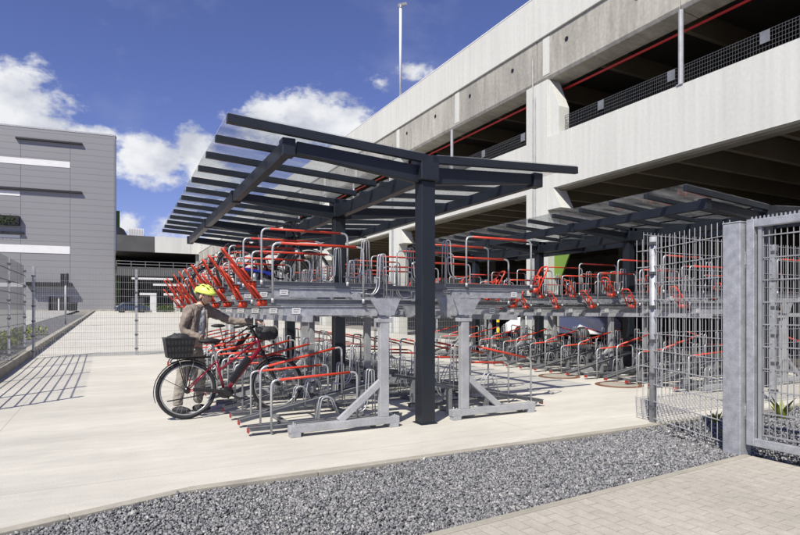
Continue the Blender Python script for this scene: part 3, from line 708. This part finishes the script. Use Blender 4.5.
fence('wide wire mesh fence crossing the yard behind the person and the racks', [(-1.75,17.65)] + [(.72+2.5*k,17.65) for k in range(5)] + [(12.9,17.65)], .04, 2.42, wirem, post=.06, rv=.0026, g=gz)
# corner fence at the right with the gate
fr_ = fence('short mesh fence between the wide galvanised gate post and the round corner post', [(5.27,3.30),(5.76,4.60)], .02, 2.16, wirel, post=.05, step=.083, rv=.0026, clips=False)
ox, oy = 5.27, 3.30
for ch in list(fr_.children):
    if ch.name.startswith('post'):
        for c2 in list(ch.children): bpy.data.objects.remove(c2)
        bpy.data.objects.remove(ch)
m = MB(); wire_panel(m, (5.76-ox,4.60-oy), (5.80-ox,4.80-oy), .02, 2.16, .08, .2, .0026, .0032); m.build('wire_panel', wirel, fr_)
m = MB(); m.tube([(.47,1.22,-.05),(.47,1.22,2.20)], .042, 18); po = m.build('post', galv, fr_, smooth=True)
for z in (.15,.55,.95,1.35,1.75,2.1):
    inst('clamp', ('rclamp',), lambda m: (m.tube([(.47,1.22,0),(.47,1.22,.035)], .052, 14), m.box(.40,.425,1.17,1.20,0,.03)), wired, po, (0,0,z))
m = MB(); m.box(5.155-ox,5.325-ox,3.13-oy,3.30-oy,-.08,2.135); m.box(5.15-ox,5.33-ox,3.125-oy,3.305-oy,2.135,2.15); m.build('gate_post', galv, fr_, bevel=.008)
fence('galvanised mesh fence behind the gate, running right beside the gravel', [(5.80,4.70),(8.52,4.70),(11.0,4.70),(12.85,4.70)], .02, 2.25, wirel, post=.075, step=.065, rv=.0020, skip=(0,))
gate = empty('swing_gate', (5.245,3.115,0)); tag(gate, 'galvanised mesh gate with toothed top rail, cut off by the right picture edge', 'gate')
m = MB(); L = 2.2
m.box(-.035,.035,-.075,-.005,.09,2.16); m.box(-.035,.035,-L,-L+.07,.09,2.16); m.box(-.034,.034,-L+.07,-.075,.09,.16); m.box(-.034,.034,-L+.07,-.075,2.085,2.155); m.build('gate_frame', galv, gate, bevel=.005)
m = MB()
for k in range(60):
    y = -.03-k*.036; m.prism([(y,2.155),(y-.02,2.155),(y-.014,2.185),(y-.006,2.185)], -.004,.004, axis='x')
m.build('toothed_rail', galv, gate)
m = MB(); m.beam((0,-.115,.16),(0,-.115,2.085),.03,.03); wire_panel(m, (0,-.14),(0,-L+.09), .17, 2.05, .05, .2, .0032, .0045, 0); m.build('wire_panel', wirem, gate)
m = MB()
for z in (.35,1.75): m.box(-.02,.02,-.012,.03,z,z+.09); m.tube([(0,.008,z-.03),(0,.008,z+.12)], .014, 8)
m.build('hinge', galv, gate)

# ------------------------------------------------------------------ parking garage (right) 
GX = 13.0; gar = empty('parking_garage', (GX,4,0)); tag(gar, 'long white concrete parking garage with open decks and red pipe, on the right', 'building')
def gp(name, m, mt, parent=None, **k):
    for i, v in enumerate(m.v): m.v[i] = (v[0]-GX, v[1]-4, v[2])
    return m.build(name, mt, parent or gar, **k)
Y0, Y1 = -8.0, 95.0
cols = [3.5+10.8*k for k in range(-1, 9)]
for y in cols:
    m = MB(); m.box(12.985,13.5,y,y+1.08,0,9.02); co = gp('column', m, conc_w, bevel=.015)
    m = MB(); m.prism([(y,5.355),(y-.26,5.355),(y-.60,4.66),(y,4.66)], 12.99,13.55,axis='x'); gp('corbel', m, conc_w, co)
    m = MB(); m.prism([(y,9.0),(y-.02,9.0),(y-.45,8.0),(y-.45,7.1),(y,7.1)], 13.06,13.5,axis='x'); gp('corbel', m, conc_w, co)
    m = MB(); m.tube([(12.955,y+.70,0),(12.955,y+.70,9.9)], .025, 8); m.tube([(12.955,y+.58,0),(12.955,y+.58,8.6)], .02, 8)
    gp('drain_pipe', m, rackgrey, co)
for k, y in enumerate(cols):
    ya, yb = y+1.08+.01, y+10.8-.01
    if ya > Y1: continue
    yb = min(yb, Y1); ya = max(ya, Y0)
    m = MB(); m.box(GX,13.22,ya,yb,5.36,7.1); m.box(12.996,13.003,ya,yb,5.36,5.375); gp('spandrel', m, conc_w, bevel=.012)
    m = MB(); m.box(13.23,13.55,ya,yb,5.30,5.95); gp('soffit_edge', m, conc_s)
    if k < 9:
        m = MB(); 
        yy = ya+.1; st_ = .1 if y < 30 else .3
        while yy < yb: m.beam((13.3,yy,7.1),(13.3,yy,7.72),.006,.006); yy += st_*.7
        for z in (7.14,7.24,7.34,7.44,7.54,7.64,7.71): m.beam((13.31,ya,z),(13.31,yb,z),.008,.010)
        g_ = gp('guard_mesh', m, wired)
        for t in range(int((yb-ya)/2.4)+1): m = MB(); m.box(13.27,13.285,ya+.4+t*2.4,ya+.62+t*2.4,7.42,7.70); gp('clamp_plate', m, trayg, g_)
        m = MB(); ym = (ya+yb)/2; m.tube([(13.04,ym,7.1),(13.04,ym,9.02)], .065, 12); m.box(12.97,13.11,ym-.09,ym+.09,7.1,7.12); gp('steel_post', m, rackgrey)
# fascia of the top deck: stained band with joints and drain holes, white parapet panel above it
for k in range(-2, 20):
    ya = 3.5+5.4*k+.54; yb = ya+5.4
    if ya > Y1 or yb < Y0: continue
    yb = min(yb, Y1)
    m = MB(); m.prism([(GX,9.12),(GX+.05,9.02),(GX+.75,8.98),(GX+.75,10.48),(GX,10.48)], ya+.012,yb-.012); fo = gp('fascia', m, conc_g, bevel=.012)
    m = MB(); m.box(12.99,12.998,yb-.62,yb-.30,9.2,10.45); gp('joint_strip', m, conc_w, fo)
    m = MB(); m.tube([(12.985,ya+1.3,10.0),(13.0,ya+1.3,10.0)], .075, 14); gp('drain_hole', m, darkm, fo); m = MB(); m.tube([(12.985,ya+4.0,10.0),(13.0,ya+4.0,10.0)], .075, 14); gp('drain_hole', m, darkm, fo)
    m = MB(); m.box(12.94,13.14,ya+.006,yb-.006,10.50,12.0); gp('parapet_panel', m, conc_w, bevel=.012)
m = MB(); m.box(12.93,13.16,Y0,Y1,12.0,12.04); gp('coping', m, white)
m = MB(); m.tube([(13.70,Y0,8.80),(13.70,Y1,8.80)], .038, 8); gp('red_pipe', m, redpipe)
# decks, ribs, back wall
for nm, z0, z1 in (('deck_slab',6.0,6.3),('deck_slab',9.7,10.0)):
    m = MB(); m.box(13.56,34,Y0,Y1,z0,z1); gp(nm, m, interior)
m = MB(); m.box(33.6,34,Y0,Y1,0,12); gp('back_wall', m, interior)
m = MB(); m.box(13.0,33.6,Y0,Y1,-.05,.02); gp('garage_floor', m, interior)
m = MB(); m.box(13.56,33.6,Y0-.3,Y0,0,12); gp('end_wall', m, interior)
y = 2.0; ribs = MB(); rib2 = MB()
yy = -6.0; cnt = 0
while yy < 62:
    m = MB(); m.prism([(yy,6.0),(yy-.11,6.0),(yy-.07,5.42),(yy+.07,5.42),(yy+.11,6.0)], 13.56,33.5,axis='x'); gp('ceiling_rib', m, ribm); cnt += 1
    yy += 1.35
yy = -6.0
while yy < 40:
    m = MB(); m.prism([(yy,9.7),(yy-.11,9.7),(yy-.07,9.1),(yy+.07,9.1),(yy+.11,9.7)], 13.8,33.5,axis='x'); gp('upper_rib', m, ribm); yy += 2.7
for (x, y) in ((15.5,8.1),(18,5.4),(17,2.7),(19,13.5),(22,1.35)):
    m = MB(); m.beam((x,y-.33,5.36),(x+1.4,y-.33,5.36),.1,.05); gp('strip_light', m, white)
for y in (9,20,31,42,53,64):
    m = MB(); m.box(23.5,24.1,y,y+.6,0,6); gp('inner_column', m, interior)
# mast on the roof
m = MB(); m.tube([(0,0,0),(0,0,4.55)], .065, 12); mast = m.build('roof_mast', white, None, smooth=True, loc=(13.05, onX(400.5,13.05), 12.03)); tag(mast, 'slim white mast standing on the garage roof against the sky', 'mast')
m = MB(); m.beam((-.12,0,4.6),(.32,0,4.78),.12,.13); m.tube([(0,0,4.5),(0,0,4.62)],.09,10); m.build('camera_head', rackgrey, mast)

# lime wall panel and things in the garage ground floor
m = MB(); m.prism([(0,3.2),(-.72,3.2),(-.30,2.40),(0,2.40)], -.03,.03, axis='x')
o = m.build('sign_board', [greenp], None, loc=(13.3, 14.29, 0)); tag(o, 'lime green slanted sign board beside the white garage column', 'sign')
m = MB(); m.box(-.04,.04,-.9,.9,.0,2.9); o = m.build('partition_wall', mat('brown_wall',(.16,.11,.075),.8,0,[(2,.2,3,I3)]), None, loc=(18.0, onX(612,18.0), 1.6)); o.location.z = .02
tag(o, 'brown partition wall inside the open ground floor of the garage', 'wall')
def make_car(label, loc, rz, paint):
    root = empty('parked_car', loc, rz); tag(root, label, 'car')
    prof = [(-2.1,.35),(-2.15,.75),(-1.95,.98),(-1.5,1.05),(-1.05,1.42),(-.3,1.5),(.35,1.44),(1.0,1.05),(1.75,.92),(2.1,.7),(2.12,.35)]
    m = MB(); n = len(prof); secs = [(-.86,.9),(-.80,1.0),(.80,1.0),(.86,.9)]; vs = []
    for (y, sc) in secs:
        for (x, z) in prof: vs.append((x*(.97+.03*sc), y*(1 if z < 1.1 else .78), .35+(z-.35)*sc))
    fs = [tuple(range(n)), tuple(range(4*n-1,3*n-1,-1))]
    for j in range(3):
        for i in range(n): fs.append((j*n+i, (j+1)*n+i, (j+1)*n+(i+1) % n, j*n+(i+1) % n))
    m.add(vs, fs); m.build('body', paint, root, smooth=False, bevel=.04)
    m = MB()
    for sy in (-1,1): m.prism([(-1.35,1.07),(-.98,1.38),(.28,1.38),(.86,1.07)], sy*.80,sy*.88)
    m.add([(.42,-.6,1.43),(.42,.6,1.43),(1.0,.72,1.08),(1.0,-.72,1.08)],[(0,1,2,3)]); m.add([(-1.1,-.6,1.43),(-1.1,.6,1.43),(-1.53,.7,1.08),(-1.53,-.7,1.08)],[(0,1,2,3)]); m.build('window', glassd, root)
    for x in (-1.3,1.3):
        for sy in (-.8,.8): m = MB(); m.tube([(x,sy-.1,.32),(x,sy+.1,.32)], .32, 20); m.build('wheel', black, root, smooth=True)
    for sy in (-.62,.62): m = MB(); m.ell((2.07,sy,.72),(.06,.15,.07),10,6); m.build('headlight', chrome, root)
    return root
make_car('white car parked on the garage ground floor behind the far racks', (16.3,17.2,.06), R(110), carw)
make_car('dark blue car parked by the rear garage wing, left of the white columns', (3.0,88,.98), R(10), carb)

# ------------------------------------------------------------------ rear garage wing closing the yard
rw = empty('rear_wing', (13,95,0)); tag(rw, 'low concrete garage wing closing the far end of the yard, half in painted shade', 'building')
def rp(name, m, mt, parent=None, **k):
    for i, v in enumerate(m.v): m.v[i] = (v[0]-13, v[1]-95, v[2])
    return m.build(name, mt, parent or rw, **k)
XL, XR = 1.15, 13.2; conc_d = mat('shade_toned_concrete', (.085,.085,.085), .85, 0, [(.5,.2,5,I3)])  # shade painted into the wing's left fascia tone; spandrel shares this dark concrete
k = 0; x = XL
while x < XR-.2:
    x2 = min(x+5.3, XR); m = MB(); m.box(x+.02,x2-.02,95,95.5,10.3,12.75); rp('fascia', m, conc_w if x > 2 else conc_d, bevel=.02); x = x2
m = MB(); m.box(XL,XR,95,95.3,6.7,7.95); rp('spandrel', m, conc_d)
m = MB(); m.box(XL,22,95.5,112,10.4,10.8); rp('deck_slab', m, interior); m = MB(); m.box(XL,22,95.3,112,7.0,7.3); rp('deck_slab', m, interior)
m = MB(); m.box(XL,22,112,112.5,0,12); rp('back_wall', m, interior)
m = MB()
for z in (8.35,8.8): m.beam((XL,95.15,z),(XR,95.15,z),.05,.06)
x = XL
while x < XR: m.beam((x,95.15,7.95),(x,95.15,8.85),.05,.05); x += 2
rp('railing', m, wirem)
for x in (13.0,):
    m = MB(); m.box(x-.4,x+.4,95.6,96.3,.9,10.4); rp('column', m, conc_g)
for x in (6.2,9.6): m = MB(); m.box(x-.45,x+.45,94.2,94.7,.9,3.6); m.box(x-1.9,x+.45,94.15,94.75,3.6,3.95); rp('white_portal', m, white)
for (x0, x1, z) in ((3.2,9.0,6.0),(6.2,12.0,5.1)): m = MB(); m.box(x0,x1,94.5,94.7,z,z+.3); rp('light_beam', m, white)
for x in (3.2,9.9,11.4): m = MB(); m.box(x,x+1.8,96.4,96.6,1.2,3.2); rp('window', m, glassd)
m = MB(); 
for k in range(14): m.box(2.75+k*.16,2.75+k*.16+.11,96,98.5,12.8,14.0)
m.box(2.7,5.0,96.1,98.4,12.76,13.2); o = m.build('roof_unit', white); tag(o, 'white louvred plant box on the roof of the rear wing', 'roof unit')
m = MB(); m.prism([(1.25,12.77),(2.65,12.77),(2.2,13.7),(1.7,14.0),(1.25,14.0)],96,100); o = m.build('roof_hatch', darkm); tag(o, 'dark roof housing between grey building and white louvred box', 'roof housing')
m = MB(); m.box(-3.2,1.85,110.5,114,0,18.8); o = m.build('lime_tower', greenp); tag(o, 'narrow lime green tower edge peeping out behind the grey building', 'building')

# leaves helper
def leaf_cloud(name, c, r, n, size, mt, seed, parent=None):
    rng = random.Random(seed); m = MB()
    for _ in range(n):
        while True:
            p = Vector((rng.uniform(-1,1), rng.uniform(-1,1), rng.uniform(-1,1)))
            if .2 < p.length < 1 + .3*rng.random(): break
        p = Vector((p.x*r[0], p.y*r[1], p.z*r[2])); p.z = max(p.z, -r[2]*.9)
        a = rng.uniform(0, 6.28); t = rng.uniform(-.6,1.0); d = Vector((math.cos(a)*math.cos(t), math.sin(a)*math.cos(t), math.sin(t))); s_ = d.cross(Vector((0,0,1))).normalized()
        L = size*rng.uniform(.6,1.3); q = Vector(c)+p; up = s_.cross(d)*L*.12
        m.add([q, q+d*L*.5+s_*L*.22+up, q+d*L, q+d*L*.5-s_*L*.22+up], [(0,1,2,3)])
    return m.build(name, mt, parent)
for k, (x, y, hh) in enumerate([(4.2,93.4,1.1),(8.0,93.2,1.0),(11.0,93.0,1.2)]):
    root = empty('hedge', (x,y,gz(y))); tag(root, ['clipped green hedge by the blue car at the far wing','green hedge between the two white portals at the far wing','green hedge at the right end of the far wing'][k], 'hedge')
    leaf_cloud('foliage', (0,0,hh*.5), (1.5,.6,hh*.55), 500, .28, leafm, 50+k, root); m = MB(); m.tube([(0,0,0),(0,0,hh*.6)],.05,6); m.build('stem', stemm, root)
for k, (px, Y) in enumerate([(33,19.5),(40,21.5),(48,25),(56,29),(62,33)]):
    X = -2.75; 
    root = empty('shrub', (X+.1*math.sin(k*2), [17.9,19.8,22,24.6,27.6][k], gz(20)+.12)); tag(root, 'low yellow green shrub in the planting strip, %s' % ['nearest the fence corner','second from the fence corner','middle of the five','second from the far end','farthest of the five'][k], 'shrub', 'shrubs in the planting strip')
    leaf_cloud('foliage', (0,0,.22), (.42,.5,.26), 260, .11, leafy, 10+k, root); m = MB()
    for j in range(5): m.tube([(0,0,0),(.2*math.cos(j*1.3),.2*math.sin(j*1.3),.3)],.008,4)
    m.build('stem', stemm, root)
for k, (x, y, h_, lab) in enumerate([(7.35,3.95,.34,'young green plant with upright leaves in the gravel behind the gate'),(5.72,3.62,.14,'tiny green seedling in the gravel beside the wide gate post'),(6.35,4.15,.2,'small sprawling weed in the gravel behind the short fence')]):
    root = empty('plant', (x,y,-.02)); tag(root, lab, 'plant'); rng = random.Random(90+k)
    m = MB()
    for j in range(16):
        a = rng.uniform(0,6.28); L = h_*rng.uniform(.6,1.1); d = Vector((math.cos(a)*.35,math.sin(a)*.35,1)).normalized(); s_ = Vector((-math.sin(a),math.cos(a),0))*h_*.07
        q = Vector((math.cos(a)*.02,math.sin(a)*.02,0)); mid = q+d*L*.55+Vector((math.cos(a),math.sin(a),0))*.02
        m.add([q-s_*.3,mid-s_,q+d*L+Vector((math.cos(a),math.sin(a),-.2))*L*.3,mid+s_,q+s_*.3],[(0,1,2,3,4)])
    m.build('leaves', leafy, root); m = MB(); m.tube([(0,0,0),(0,0,h_*.4)],.006,5); m.build('stem', stemm, root)

# ------------------------------------------------------------------ grey warehouse at the left
ux, uy = -.9936, .113; WP = Vector((1.07,104.3,0)); 
wh = empty('warehouse', WP, math.atan2(uy, ux) + math.pi); tag(wh, 'large grey clad warehouse with white stripes and dark window canopies, on the left', 'building')
# local frame: x runs right along the facade (so features sit at x<0), -y faces the camera
def fac(px, py):
    """photo pixel -> (s metres left of the corner, height) on the facade plane"""
    k = (px-PX)/F; c0 = WP.x*math.cos(TH)-WP.y*math.sin(TH); c1 = ux*math.cos(TH)-uy*math.sin(TH); d0 = dep(WP.x,WP.y); d1 = dep(ux,uy)
    t = (k*d0-c0)/(c1-k*d1); d = d0+d1*t; return t, H+(PY-py)/F*d
hz = fac(115,136.3)[1]
m = MB(); m.box(-60,0,0,1.5,0,hz); m.build('wall', panel, wh)
m = MB(); m.box(-60.05,.05,-.05,1.55,hz,hz+.25); m.build('roof_edge', rackgrey, wh)
def strip(name, px0, px1, pyt, pyb, depth, mt, bev=0):
    s0, _ = fac(px0, pyt); s1, _ = fac(px1, pyt); pc = px1; zt = fac(pc,pyt)[1]; zb = fac(pc,pyb)[1]
    m = MB(); m.box(-s0, -s1, -depth, -.004, zb, zt); return m.build(name, mt, wh)
strip('window_canopy', 16, 82.5, 143.6, 145.2, .45, darkm); strip('window_canopy', -40, 82, 192, 194.0, .45, darkm)
strip('white_stripe', -40, 70, 162, 168, .05, white); strip('white_stripe', -40, 20, 191.5, 196, .05, white)
strip('window_canopy', -40, 24, 232.5, 234.2, .45, darkm); strip('white_stripe', -40, 20, 235, 238, .05, white); strip('white_stripe', -40, 70, 246.5, 254, .05, white)
pb = strip('planter_box', -20, 20, 216.5, 226, .8, darkm)
s1 = fac(20,216)[0]; leaf_cloud('greenery', (-s1-4.2,-.7,(fac(10,221)[1])), (4.0,.55,.85), 900, .35, leafm, 5, pb)
strip('window_canopy', 27, 72, 283, 286, 1.6, darkm); strip('white_stripe', -10, 24, 283, 287, .05, white)
strip('door', 50, 68, 297.5, 312, .12, glassd); d_ = strip('door_frame', 49, 50.2, 296.5, 312, .5, darkm); strip('door_frame', 58.5, 59.6, 297.5, 312, .3, white); strip('door_frame', 67, 68.5, 297, 312, .5, darkm)
for px in (20.5,70,114):
    strip('seam', px-.25, px+.25, 140, 311, .03, trayg)
strip('plinth', -40, 114.5, 309.6, 313, .12, conc_g)
# sign pole in the forecourt
X_, Y_ = -5.0, 0
Yp = -3.6/math.tan(ang(65.5)) if ang(65.5) < 0 else 30
yy = 40.0; xx = onY(65.5, yy)
o = empty('sign_pole', (xx, yy, gz(yy)+.13)); tag(o, 'thin pole with a dark double signal box, behind the left fence', 'sign')
m = MB(); m.tube([(0,0,0),(0,0,2.9)],.05,10); m.build('pole', rackgrey, o, smooth=True); m = MB(); m.box(-.26,-.03,-.08,.08,2.4,3.1); m.box(.0,.18,-.09,.09,2.4,3.14); m.build('signal_box', blackg, o, bevel=.02)
o = empty('waste_bin', (onY(73,96), 96, gz(96)+.13)); tag(o, 'small dark bin right of the warehouse door', 'bin'); m = MB(); m.prism([(-.5,0),(.5,0),(.6,1.2),(-.6,1.2)],-.5,.5); m.build('bin_body', darkm, o, bevel=.05); m = MB(); m.box(-.65,.65,-.55,.55,1.2,1.32); m.build('lid', darkm, o, bevel=.03)
# manhole rings between the canopies
for k, (px, py) in enumerate(((619,385),(559,376.5))):
    d = F*H/(py-PY); lat = (px-PX)/F*d; x = d*math.sin(TH)+lat*math.cos(TH); y = d*math.cos(TH)-lat*math.sin(TH)
    m = MB(); n = 40; vs = []; fs = []
    for j in range(n):
        a = 2*math.pi*j/n
        for r_, z in ((.41,.002),(.40,.014),(.33,.014),(.325,.006)): vs.append((r_*math.cos(a), r_*math.sin(a), z))
    for j in range(n):
        for q in range(3): fs.append((4*j+q, 4*((j+1) % n)+q, 4*((j+1) % n)+q+1, 4*j+q+1))
    m.add(vs, fs); o = m.build('manhole_cover', rust, None, loc=(x,y,0)); m = MB(); m.tube([(0,0,.004),(0,0,.012)], .325, 40); m.build('cover_plate', kerbm, o)
    tag(o, ['round rusty manhole ring in the yard, the nearer one before the second rack row','round rusty manhole ring in the yard, the farther one left of its twin'][k], 'manhole cover')
# striped bollard
m = MB(); n = 6
for k in range(n): m.tube([(0,0,k*.18),(0,0,(k+1)*.18)], .055, 12, mi=k % 2)
o = m.build('bollard', [blackg, yel], None, loc=(onY(498,15.9), 15.9, 0)); tag(o, 'yellow and black striped bollard behind the racks in the gap between canopies', 'bollard')

# ------------------------------------------------------------------ light, sky, camera
el = R(50); sd_ = Vector((-.765,-.644,0)).normalized()*math.cos(el); sd_.z = math.sin(el)
sun = bpy.data.lights.new('sun','SUN'); sun.energy = 5.0; sun.angle = R(.55); sun.color = (1,.945,.835)
so = bpy.data.objects.new('sun', sun); COL.objects.link(so); so.rotation_euler = (-sd_).to_track_quat('-Z','Y').to_euler()
w = bpy.data.worlds.new('World'); SC.world = w; w.use_nodes = True; nt = w.node_tree; N_ = nt.nodes; L_ = nt.links
bg = N_['Background']; bg.inputs[1].default_value = .070
sky = N_.new('ShaderNodeTexSky'); sky.sky_type = 'NISHITA'; sky.sun_disc = False; sky.sun_elevation = el; sky.sun_rotation = math.atan2(sd_.x, sd_.y); sky.altitude = 200; sky.air_density = 1.0; sky.dust_density = .3; sky.ozone_density = 3.0
tc = N_.new('ShaderNodeTexCoord'); sx = N_.new('ShaderNodeSeparateXYZ'); L_.new(tc.outputs['Generated'], sx.inputs[0])
def M(op, a, b=None, c=None):
    n = N_.new('ShaderNodeMath'); n.operation = op
    for i, v in enumerate((a, b, c)):
        if v is None: continue
        if isinstance(v, (int, float)): n.inputs[i].default_value = v
        else: L_.new(v, n.inputs[i])
    return n.outputs[0]
az = M('ARCTAN2', sx.outputs[0], sx.outputs[1]); hyp = M('SQRT', M('ADD', M('MULTIPLY', sx.outputs[0], sx.outputs[0]), M('MULTIPLY', sx.outputs[1], sx.outputs[1])))
te = M('DIVIDE', sx.outputs[2], M('MAXIMUM', hyp, .001))
def ell_(px, py, rx, ry, w=1.0):
    a = math.atan((px-PX)/F); A = TH+a; T = (PY-py)/F*math.cos(a); ra = rx/F*math.cos(a)**2; rt = ry/F*math.cos(a)
    u = M('DIVIDE', M('SUBTRACT', az, A), ra); v = M('DIVIDE', M('SUBTRACT', te, T), rt)
    return M('MULTIPLY', M('SUBTRACT', 1.0, M('SQRT', M('ADD', M('MULTIPLY', u, u), M('MULTIPLY', v, v)))), w)
blobs = [(12,98,68,48),(-60,100,75,55),(30,125,60,22),(92,138,46,15),(150,160,52,32),(192,146,26,24),(128,156,20,14),(310,118,66,34),(285,128,60,26),(345,124,34,26),(268,110,26,14,.75),(210,172,34,20,.9),(130,222,18,14,.7),(382,84,18,10,.45),(415,72,24,12,.55),(240,240,110,24,.6)]
f = None
for bl in blobs:
    e_ = ell_(*bl); f = e_ if f is None else M('MAXIMUM', f, e_)
cmb = N_.new('ShaderNodeCombineXYZ'); L_.new(az, cmb.inputs[0]); L_.new(te, cmb.inputs[1])
def nz_(scale, det, ro=.6, off=0):
    n = N_.new('ShaderNodeTexNoise'); n.inputs['Scale'].default_value = scale; n.inputs['Detail'].default_value = det; n.inputs['Roughness'].default_value = ro
    mp = N_.new('ShaderNodeMapping'); mp.inputs['Location'].default_value = (off,off*.7,0); mp.inputs['Scale'].default_value = (1,1.35,1); L_.new(cmb.outputs[0], mp.inputs[0]); L_.new(mp.outputs[0], n.inputs['Vector']); return n.outputs['Fac']
n1 = nz_(16, 10, .62); n2 = nz_(45, 8, .6, 3)
dens = M('ADD', M('ADD', f, M('MULTIPLY', M('SUBTRACT', n1, .5), 1.7)), M('MULTIPLY', M('SUBTRACT', n2, .5), .55))
msk = N_.new('ShaderNodeMapRange'); msk.interpolation_type = 'SMOOTHSTEP'; msk.inputs[1].default_value = .02; msk.inputs[2].default_value = .52; L_.new(dens, msk.inputs[0])
thin = M('MULTIPLY', M('MAXIMUM', M('SUBTRACT', nz_(5, 8, .6, 9), .52), 0.0), .5)
mask = M('MINIMUM', M('ADD', M('MULTIPLY', msk.outputs[0], .93), thin), 1.0)
cc = N_.new('ShaderNodeMix'); cc.data_type = 'RGBA'; cc.inputs['A'].default_value = (6.6,6.9,7.7,1); cc.inputs['B'].default_value = (10.4,10.5,10.6,1)
sh = N_.new('ShaderNodeMapRange'); sh.inputs[1].default_value = .36; sh.inputs[2].default_value = .60; L_.new(nz_(11, 7, .55, 1.3), sh.inputs[0]); L_.new(sh.outputs[0], cc.inputs['Factor'])
mxs = N_.new('ShaderNodeMix'); mxs.data_type = 'RGBA'; L_.new(mask, mxs.inputs['Factor']); tn = N_.new('ShaderNodeVectorMath'); tn.operation = 'MULTIPLY'; tn.inputs[1].default_value = (1.06,.94,1.36); L_.new(sky.outputs[0], tn.inputs[0]); L_.new(tn.outputs[0], mxs.inputs['A']); L_.new(cc.outputs['Result'], mxs.inputs['B'])
L_.new(mxs.outputs['Result'], bg.inputs[0])

cam = bpy.data.cameras.new('camera'); co = bpy.data.objects.new('camera', cam); COL.objects.link(co); SC.camera = co
co.location = (0,0,H); co.rotation_euler = (R(90),0,-TH); cam.sensor_width = 36; cam.sensor_fit = 'HORIZONTAL'; cam.lens = 36*F/800; cam.shift_y = 42.5/800; cam.clip_start = .05; cam.clip_end = 4000
vs_ = SC.view_settings; vs_.view_transform = 'Standard'; vs_.look = 'None'; vs_.exposure = .34; vs_.gamma = 1; vs_.use_curve_mapping = False
SC.cycles.transparent_max_bounces = 16; SC.cycles.max_bounces = 6
